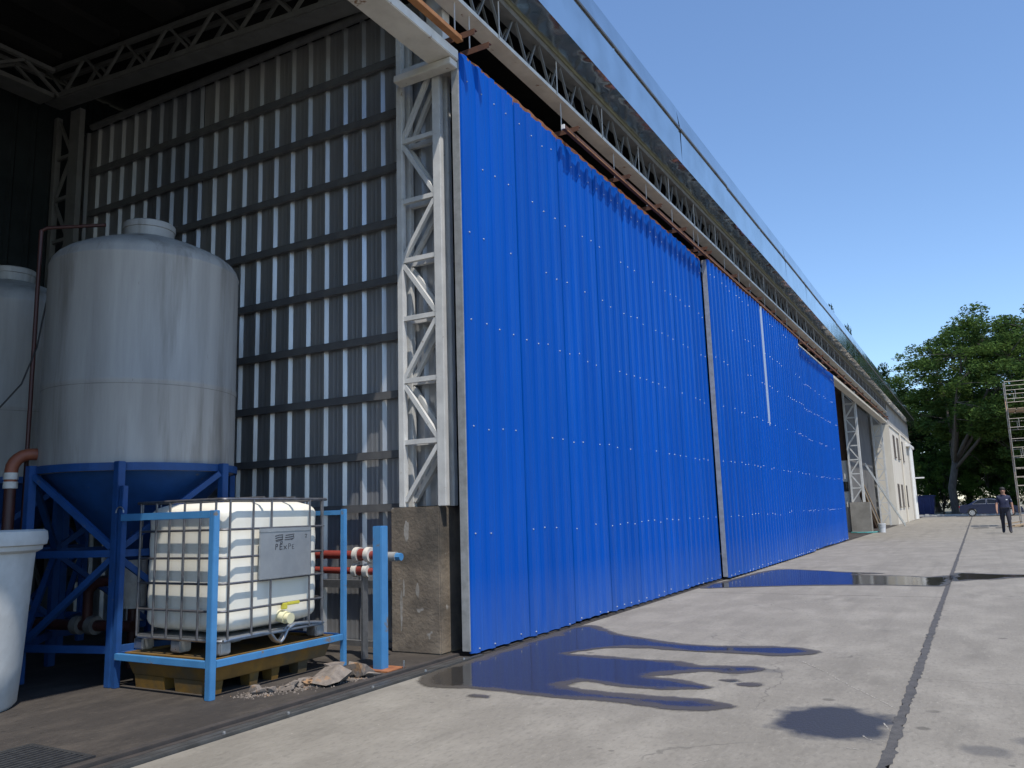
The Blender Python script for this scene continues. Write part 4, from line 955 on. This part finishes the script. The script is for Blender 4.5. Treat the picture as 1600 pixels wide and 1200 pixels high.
# netting look on far gutter: overgrown creeper is trees reflected, so nothing here
ld = thing('ladder', (.4, 50.5, 0), 'aluminium ladder leaning against the grey bay wall', 'ladder')
p0, p1 = Vector((.62, 50.6, 0)), Vector((-.98, 49.0, 3.45)); side = Vector((.30, -.30, 0)).normalized()*.2
side = (p1-p0).cross(Vector((1, 0, .4))).normalized()*.19
for s in (-1, 1): B().bar(p0+side*s, p1+side*s, .035, .07).build('stile', 'alu', ld)
for k in range(12):
    q = p0.lerp(p1, (k+.6)/12.4); B().bar(q-side, q+side, .035, .035).build('rung', 'alu', ld)
for i, (y, lab) in enumerate(((50.9, 'pale plank leaning on the grey bay wall'), (50.2, 'rough brown plank leaning beside the pale plank'), (49.6, 'dark board leaning on the grey bay wall'))):
    o = B().bar((-.30-.1*i, y-3.3, 0.03), (-.98, y-3.5-.3*i, 2.3-.2*i), .22, .03).build('plank', ('wood', 'wood', 'wood_dark')[i]); tag(o, lab, 'plank')
bk = thing('bucket', (.37, 40.5, 0), 'white plastic bucket standing by the grey plinth', 'bucket')
B().lathe([(.13, 0), (.165, .36), (.172, .36), (.172, .40), (.155, .40), (.12, .02), (.0005, .02)], 24, (.37, 40.5, 0), cap=False).build('body', 'bucket', bk, smooth=True)
B().tube([(.37+.17*math.cos(a), 40.42-.1*math.sin(a), .36-.05*math.sin(a)) for a in np.linspace(0, math.pi, 8)], .006, 6).build('handle', 'galv', bk)
pipe('hose', [(-.9, 40.2, .03), (-.6, 39.9, .03), (-.2, 39.9, .03), (.1, 40.2, .03), (.3, 41.0, .03), (-.3, 41.6, .03)][:5], .028, 'hose', 'teal garden hose lying at the foot of the grey plinth', 'hose', 8)
pl_ = B().bar((-.86, 40.6, .0), (-.86, 40.6, .0001), .01); 
# kerb, bin
kb = B()
kerb = B().box(-12, 40, 81.0, 81.3, -.06, .16).build('kerb', 'kerb', None, bevel=.02); kerb['kind'] = 'structure'
bn = thing('waste_bin', (-.2, 84, 0), 'dark blue waste container parked below the trees', 'waste container')
B().add([(-1.2, 83.2, .15), (.7, 83.2, .15), (.7, 85, .15), (-1.2, 85, .15), (-1.35, 83.0, 1.75), (.85, 83.0, 1.75), (.85, 85.2, 1.75), (-1.35, 85.2, 1.75)], [(0, 3, 2, 1), (4, 5, 6, 7), (0, 1, 5, 4), (1, 2, 6, 5), (2, 3, 7, 6), (3, 0, 4, 7)]).build('hopper', 'container', bn, bevel=.03)
for x in (-1.1, -.6, -.1, .45): B().box(x-.04, x+.04, 82.98, 83.1, .3, 1.7).build('rib', 'container', bn)
B().box(-1.42, .92, 82.9, 85.3, 1.752, 1.86).build('lid', 'container', bn, bevel=.03)
for x in (-1.0, .5): B().box(x-.08, x+.08, 83.2, 84.9, -.06, .148).build('skid', 'black', bn)
for k in range(5):
    o = B().box(-.9+k*.5, -.6+k*.5+.1*(k % 2), 79.6+.2*k, 79.9+.2*k, 0, .12+.05*(k % 3)).build('stone_block', 'kerb', None, bevel=.02); tag(o, 'pale stone block lying by the kerb near the waste container', 'block', 'blocks by the kerb')

# ------------------------------------------------------------------ scaffold tower
sc = thing('scaffold_tower', (6.6, 46.5, 0), 'tall rusty white scaffold tower on castors behind the walking person', 'scaffold')
H = 7.0; sx = (5.95, 7.35); sy = (45.9, 47.6)
for x in sx:
    for y in sy:
        B().tube([(x, y, .16), (x, y, H+(.1 if y > 46.5 else 0))], .022, 8).build('leg', 'scaf', sc, smooth=True)
        B().tube([(x-.02, y, .075), (x+.02, y, .075)], .075, 12).build('castor', 'black', sc, smooth=True)
        B().box(x-.03, x+.03, y-.03, y+.03, .10, .19).build('castor_fork', 'galv_dull', sc)
for y in sy:
    z = .55
    k = 0
    while z < H:
        B().tube([(sx[0], y, z), (sx[1], y, z)], .014, 6).build('rung', 'scaf', sc, smooth=True)
        k += 1; z += .42 if k % 3 else .55
    for k in range(5):
        zz = .55+k*1.39
        for xx in (6.35, 6.95): B().tube([(xx, y, zz), (xx, y, zz+.42)], .016, 6).build('stub', 'scaf', sc)
for x in sx:
    for z in (.6, 2.0, 3.4, 4.8, 6.2, 6.9): B().tube([(x, sy[0], z), (x, sy[1], z)], .018, 6).build('ledger', 'scaf', sc)
    for k in range(4):
        z = .6+1.4*k; a, b_ = (sy[0], sy[1]) if k % 2 else (sy[1], sy[0])
        B().tube([(x, a, z), (x, b_, z+1.4)], .016, 6).build('diagonal_brace', 'scaf_rust', sc)
for x in (6.1, 6.5, 6.9): B().box(x-.15, x+.2, sy[0]-.1, sy[1]+.1, 5.60, 5.64).build('deck_board', 'wood', sc)
for i, (x, y, a) in enumerate(((5.6, 45.4, .5), (5.75, 45.1, .9), (5.5, 45.9, .2))):
    o = B().bar((x-.3*math.cos(a), y-.5*math.sin(a), .04+.05*i), (x+.5*math.cos(a), y+.6*math.sin(a), .05+.1*i), .12, .05).build('timber_offcut', 'wood'); tag(o, 'timber offcut lying by the scaffold castors', 'timber', 'offcuts at the scaffold foot')
for i, (x0, x1, y) in enumerate(((3.92, 4.55, 44.9), (4.83, 5.2, 44.6))):  # black sheets standing in for the scaffold's shadows on the yard
    o = B().box(x0, x1, y-.35, y+.35, .002, .012).build('shadow_sheet', 'black'); tag(o, ('longer black sheet as painted scaffold shadow in the yard near the joint', 'shorter black sheet as painted scaffold shadow in the yard near the walking person')[i], 'painted shadow')

# ------------------------------------------------------------------ cars
def car(cx, cy, matk, label, rot=0.0):
    c = thing('parked_car', (cx, cy, 0), label, 'car')
    Ln, W = 4.45, 1.72
    low = [(-2.20, .34), (-2.22, .60), (-2.16, .86), (-1.95, .93), (-1.42, .97), (-.9, .99), (.95, .95), (1.6, .84), (2.05, .72), (2.22, .58), (2.2, .30), (1.86, .22)]
    arch = lambda x0: [(x0+.36*math.cos(a), .30+.36*math.sin(a)) for a in np.linspace(0, math.pi, 9)]
    side = low+arch(1.38)+[(.9, .20), (-.9, .20)]+arch(-1.32)+[(-1.9, .24)]
    n = len(side); mb = B(); secs = ((-1.0, .90), (-.94, 1.0), (.94, 1.0), (1.0, .90))
    vs = []
    for s, k in secs:
        for (x, z) in side: vs.append((cx+x*(1 if abs(s) < .98 else .985), cy+s*W/2*(1-.06*max(0, abs(x)-1.6)*1.2), .58+(z-.58)*(1 if abs(s) < .98 else .93)))
    fs = [(a*n+i, a*n+(i+1) % n, (a+1)*n+(i+1) % n, (a+1)*n+i) for a in range(3) for i in range(n)]+[tuple(range(n)), tuple(3*n+i for i in range(n-1, -1, -1))]
    body = mb.add(vs, fs).build('body', matk, c, smooth=True, fix=True)
    gh = [(-1.55, .955), (-.92, 1.34), (-.55, 1.41), (.15, 1.42), (.45, 1.36), (1.12, .93)]
    mb = B(); n = len(gh); vs = []
    for s in (-1, 1):
        for (x, z) in gh: vs.append((cx+x, cy+s*(W/2-.05-.16*(z-.95)/.45), z))
    mb.add(vs, [tuple(range(n)), tuple(range(2*n-1, n-1, -1))]+[(i, (i+1) % n, n+(i+1) % n, n+i) for i in range(n)])
    mb.build('cabin', matk, body, fix=True)
    for s in (-1, 1):
        for q in ([(-1.22, 1.0), (-.84, 1.29), (-.56, 1.355), (-.28, 1.365), (-.28, 1.0)], [(-.20, 1.0), (-.20, 1.365), (.14, 1.36), (.40, 1.29), (.86, .99)]):
            mb = B(); mb.add([(cx+x, cy+s*(W/2-.05-.16*(z-.95)/.45+.008), z) for x, z in q], [tuple(range(len(q)))]); mb.build('side_window', 'car_glass', c)
            mb = B(); mb.tube([(cx+x, cy+s*(W/2-.05-.16*(z-.95)/.45+.012), z) for x, z in q], .012, 5, True); mb.build('window_trim', 'alu', c)
        for x in (-.95, .12): B().box(cx+x, cx+x+.17, min(cy+s*W/2, cy+s*(W/2+.02)), max(cy+s*W/2, cy+s*(W/2+.02)), .82, .85).build('door_handle', matk, c)
        B().box(cx-2.21, cx-2.0, cy+s*.60-.14+s*.06, cy+s*.60+.14+s*.06, .68, .86).build('tail_lamp', 'lamp_red', c, bevel=.02)
        B().box(cx+2.0, cx+2.16, cy+s*.56-.16, cy+s*.56+.16, .58, .72).build('headlamp', 'glass', c, bevel=.02)
        for x in (1.38, -1.32):
            y0, y1 = cy+s*(W/2-.20), cy+s*(W/2+.005)
            wl = B().tube([(cx+x, y0, .30), (cx+x, y1, .30)], .30, 24).build('wheel', 'tyre', c, smooth=True)
            B().tube([(cx+x, y1-.01*s, .30), (cx+x, y1+.010*s, .30)], .20, 20).build('rim', 'alu', wl, smooth=True)
            for k in range(7):
                a = k*2*math.pi/7; B().bar((cx+x+.07*math.cos(a), y1+.012*s, .30+.07*math.sin(a)), (cx+x+.18*math.cos(a), y1+.012*s, .30+.18*math.sin(a)), .03, .006, (0, 1, 0)).build('rim_slot', 'tyre', wl)
    return c
car(5.05, 76.6, 'car', 'dark blue saloon car parked by the trees behind the walking person')
car(10.6, 72.5, 'car2', 'silver car partly hidden behind the scaffold tower')

# ------------------------------------------------------------------ walking person
def person(px, py):
    P = thing('person', (px, py, 0), 'person in navy polo shirt and black cargo trousers walking, arms at sides', 'person')
    me = bpy.data.meshes.new('body'); bm = bmesh.new(); sk = bm.verts.layers.skin.verify()
    def V(x, y, z, rx, ry=None):
        v = bm.verts.new((x, y, z)); v[sk].radius = (rx, ry or rx); return v
    def ch(*vs):
        for a, b_ in zip(vs[:-1], vs[1:]): bm.edges.new((a, b_))
    pel = V(0, 0, .92, .175, .125); pel[sk].use_root = True
    wst = V(0, 0, 1.05, .18, .13); chs = V(0, .0, 1.25, .20, .13); shd = V(0, .01, 1.40, .14, .10); nk = V(0, 0, 1.48, .058); hd0 = V(0, -.012, 1.57, .075, .085); hd = V(0, -.02, 1.645, .085, .098); hd2 = V(0, -.012, 1.71, .062, .072)
    ch(pel, wst, chs, shd, nk, hd0, hd, hd2)
    for s in (-1, 1):
        sh = V(.185*s, .01, 1.40, .068); elb = V(.255*s, .02+(.03*s), 1.13, .05); wr = V(.275*s, -.06+.07*s, .90, .034); hnd = V(.272*s, -.08+.07*s, .82, .038, .022)
        ch(shd, sh, elb, wr, hnd)
        for k, dx in enumerate((-.026, -.009, .009, .026)):
            f1 = V(.272*s+.004*k, -.08+.07*s+dx, .775, .0105); f2 = V(.266*s, -.088+.07*s+dx, .735-.006*abs(k-1.5), .008); ch(hnd, f1, f2)
        t1 = V(.255*s, -.12+.07*s, .81, .011); t2 = V(.25*s, -.135+.07*s, .775, .009); ch(hnd, t1, t2)
        st = -.16*s   # mid stride
        hp = V(.095*s, 0, .86, .105, .11); kn = V(.105*s, st*.55-.03, .48, .075); an = V(.11*s, st+.05, .10, .058); heel = V(.11*s, st+.07, .055, .045, .05); toe = V(.125*s, st-.13, .04, .045, .035)
        ch(pel, hp, kn, an, heel); ch(an, toe)
    bm.to_mesh(me); bm.free()
    o = bpy.data.objects.new('body', me); COL.objects.link(o)
    o.modifiers.new('s', 'SKIN'); ss = o.modifiers.new('d', 'SUBSURF'); ss.levels = 2; ss.render_levels = 2
    dg = bpy.context.evaluated_depsgraph_get(); ev = o.evaluated_get(dg); m2 = bpy.data.meshes.new_from_object(ev)
    o.modifiers.clear(); o.data = m2; m2.name = 'body'; m2.materials.clear()
    for k in ('skin', 'shirt', 'trousers', 'shoe', 'hair'): m2.materials.append(MT[k])
    for f in m2.polygons:
        x, y, z = f.center; f.use_smooth = True
        i = 0
        if z < .085: i = 3
        elif z < .95 and abs(x) < .235: i = 2
        elif z < 1.475 and (abs(x) < .205 or z > 1.19): i = 1
        if z > 1.69 or (z > 1.58 and y > .035): i = 4
        f.material_index = i
    o.parent = P; WLOC[o.name] = Vector((px, py, 0))
    # face, cap of hair, pockets, emblem
    q = lambda x, y, z: (px+x, py+y, z)
    B().tube([q(0, -.105, 1.655), q(0, -.128, 1.625), q(0, -.105, 1.612)], [.010, .016, .012], 6).build('nose', 'skin', o, smooth=True)
    B().lathe([(.094, 1.672), (.099, 1.70), (.092, 1.738), (.066, 1.772), (.03, 1.788), (.0005, 1.79)], 20, (px, py-.006, 0)).build('hair', 'hair', o, smooth=True)
    B().box(px-.028, px+.028, py-.116, py-.098, 1.583, 1.592).build('mouth', 'maroon', o)
    for s in (-1, 1):
        B().lathe([(.004, -.004), (.012, 0), (.004, .004)], 8, q(s*.034, -.112, 1.662)).build('eye', 'ink', o)
        B().box(px+s*.084-.008, px+s*.084+.008, py-.02, py+.02, 1.61, 1.665).build('ear', 'skin', o, bevel=.004)
        B().box(min(px+s*.19, px+s*.165), max(px+s*.19, px+s*.165), py-.06-.05*s, py+.08-.05*s, .52, .70).build('cargo_pocket', 'trousers', o, bevel=.008)
    B().box(px+.07, px+.13, py-.155, py-.147, 1.28, 1.315).build('chest_emblem', 'white_paint', o)
    B().box(px+.252, px+.262, py-.02, py+.035, 1.27, 1.31).build('sleeve_patch', 'white_paint', o)
    B().box(px-.175, px+.175, py-.145, py+.13, .955, .995).build('belt', 'shoe', o, bevel=.02)
    return P
person(5.12, 37.5)

# ------------------------------------------------------------------ trees
def leaf_cloud(clusters, per, size, flat, seed):
    rr = np.random.default_rng(seed)
    C = []; S = []
    for (c, rad) in clusters:
        n = int(per*rad**2)
        d = rr.normal(size=(n, 3)); d /= np.linalg.norm(d, axis=1)[:, None]
        u = rr.random(n)**.45
        p = d*u[:, None]*rad; p[:, 2] *= flat
        C.append(p+np.array(c)); 
    C = np.concatenate(C); n = len(C)
    a = rr.normal(size=(n, 3)); a[:, 2] *= .45; a /= np.linalg.norm(a, axis=1)[:, None]
    b = rr.normal(size=(n, 3)); b[:, 2] *= .5; b -= a*(a*b).sum(1)[:, None]; b /= np.linalg.norm(b, axis=1)[:, None]
    s = size*rr.uniform(.6, 1.3, n)[:, None]
    V = np.stack([C-a*s, C+b*s*.38, C+a*s, C-b*s*.38], 1).reshape(-1, 3)
    return V.astype(np.float32), n
def np_mesh(name, V, n, mat):
    me = bpy.data.meshes.new(name); me.vertices.add(4*n); me.vertices.foreach_set('co', V.ravel())
    me.loops.add(4*n); me.loops.foreach_set('vertex_index', np.arange(4*n, dtype=np.int32)); me.polygons.add(n)
    me.polygons.foreach_set('loop_start', np.arange(0, 4*n, 4, dtype=np.int32)); me.polygons.foreach_set('loop_total', np.full(n, 4, dtype=np.int32))
    me.update(); me.validate(); me.materials.append(MT[mat]); return me
def tree_meshes(seed, H, rad, fork, trunk_r, ncl, per, size, flat, mat, zlow, off=(0, 0)):
    rnd = random.Random(seed); mb = B(); cl = []
    cz = (H+zlow)/2; hz = (H-zlow)/2
    lob = [(rnd.uniform(0, 6.28), rnd.uniform(-.6, .9), rnd.uniform(.75, 1.15)) for _ in range(14)]     # uneven lobes
    while len(cl) < ncl:
        a = rnd.uniform(0, 2*math.pi); v = rnd.uniform(-1, 1); u = rnd.uniform(.25, 1)**.5
        k = max((s_-.55*(abs(math.atan2(math.sin(a-la), math.cos(a-la)))+abs(v-lv)) for la, lv, s_ in lob))
        k = min(1.08, max(.62, .45+k*.75))
        h = math.sqrt(max(0, 1-v*v*.94))
        r_ = rnd.uniform(.085, .17)*rad
        p = Vector((off[0]+math.cos(a)*h*rad*u*k, off[1]+math.sin(a)*h*rad*u*k, cz+v*hz*u*k))
        cl.append((tuple(p), r_))
    t1 = Vector((rnd.uniform(-.15, .15), .1, fork*.5)); base = Vector((rnd.uniform(-.25, .25)+off[0]*.1, 0, fork))
    mb.tube([(0, 0, -.1), (0, 0, .25), t1, base], [trunk_r*1.5, trunk_r*1.1, trunk_r, trunk_r*.85], 12)
    tips = rnd.sample(cl, 11); nodes = []
    for c, _ in tips:
        top = Vector(c); s0 = base.lerp(t1, rnd.uniform(0, .35)); mid = s0.lerp(top, .5)+Vector((rnd.gauss(0, .5), rnd.gauss(0, .5), rnd.uniform(.2, 1.0)))
        mb.tube([s0, s0.lerp(mid, .5)+Vector((rnd.gauss(0, .15), rnd.gauss(0, .15), 0)), mid, mid.lerp(top, .5)+Vector((0, 0, .3)), top], [trunk_r*.5, trunk_r*.40, trunk_r*.28, trunk_r*.17, trunk_r*.05], 7)
        nodes += [mid, mid.lerp(top, .5), top, s0.lerp(mid, .7)]
    for c, r_ in cl:
        q = Vector(c); p = min(nodes, key=lambda n_: (n_-q).length)
        mb.tube([p, p.lerp(q, .5)+Vector((rnd.gauss(0, .2), rnd.gauss(0, .2), .12)), q], [trunk_r*.11, trunk_r*.07, trunk_r*.025], 5)
    V, n = leaf_cloud(cl, per, size, flat, seed)
    L0 = np_mesh('crown', V, n, mat)
    me = bpy.data.meshes.new('trunk'); me.from_pydata(mb.v, [], mb.f); me.materials.append(MT['bark']); me.polygons.foreach_set('use_smooth', [True]*len(me.polygons))
    return me, L0
def place_tree(ms, loc, rot, sc_, label, name='tree', cat='tree', group=None):
    t = thing(name, loc, label, cat, group); t.rotation_euler = (0, 0, rot); t.scale = (sc_[0], sc_[0], sc_[1]) if isinstance(sc_, tuple) else (sc_, sc_, sc_)
    for nm, me in (('trunk', ms[0]), ('crown', ms[1])):
        o = bpy.data.objects.new(nm, me); COL.objects.link(o); o.parent = t
    return t
TA = tree_meshes(3, 18.4, 8.4, 5.0, .33, 340, 155, .18, .5, 'leafA', 3.2, (4.3, 0))
TB = tree_meshes(9, 13.0, 6.0, 2.2, .26, 150, 210, .21, .7, 'leafB', .9)
TC = tree_meshes(15, 9.0, 4.5, 1.0, .14, 110, 330, .15, .75, 'leafC', .2)
place_tree(TA, (2.4, 85.5, -.06), 0.0, 1.0, 'large spreading tree with forked pale trunk beside the waste container')
place_tree(TA, (10.5, 90, -.06), 2.2, (1.0, 1.1), 'tall feathery tree rising behind the scaffold tower')
TL = 'dark leafy tree in the belt behind the parked cars'; TG = 'trees in the far belt'
for i, (x, y, r_, s) in enumerate(((-3.5, 99, .3, 1.0), (3.5, 103, 1.7, 1.15), (9.5, 100, 3.0, 1.05), (16, 98, 4.4, 1.1), (-10.5, 106, 2.5, .95), (22, 94, 5.2, 1.1), (0, 112, .9, 1.3), (8, 114, 2.2, 1.35), (17, 112, 4.0, 1.3))):
    place_tree(TB, (x, y, -.06), r_, s, TL, group=TG)
for i, (x, y, r_, s) in enumerate(((-1.8, 90, .2, .62), (1.2, 92, 1.2, .72), (5.6, 91, 2.6, .66), (9, 89, 3.9, .7), (13, 87, 5.0, .62), (-4.8, 93, 4.2, .7), (17, 88, .7, .7), (3.4, 94, .4, .8), (7.3, 95, 1.9, .85), (11.2, 94, 3.3, .85), (15, 95, 4.7, .85), (-.4, 96, 5.5, .8), (20, 92, 2.0, .9))):
    place_tree(TC, (x, y, -.06), r_, s, 'bright green shrub growing below the far trees', 'shrub', 'shrub', 'shrubs under the trees')
place_tree(TB, (-8.0, 104, -.06), .4, (.42, 2.08), 'tall dark treetop showing alone over the polished gutter')
place_tree(TB, (-9.0, 150, -.06), 2.4, (1.0, 2.0), 'far treetop showing just over the gutter end')
# the yard's right-hand side: a row of trees, seen in the polished gutter
for i, (x, y, r_, s) in enumerate(((27, 62, .3, 1.1), (30, 72, 1.7, 1.2), (28, 82, 3.0, 1.1), (27, 50, 4.1, 1.05), (31, 40, 5.0, 1.0))):
    place_tree(TB, (x, y, -.06), r_, s, 'dark leafy tree in the row along the right of the yard', group='trees along the yard side')
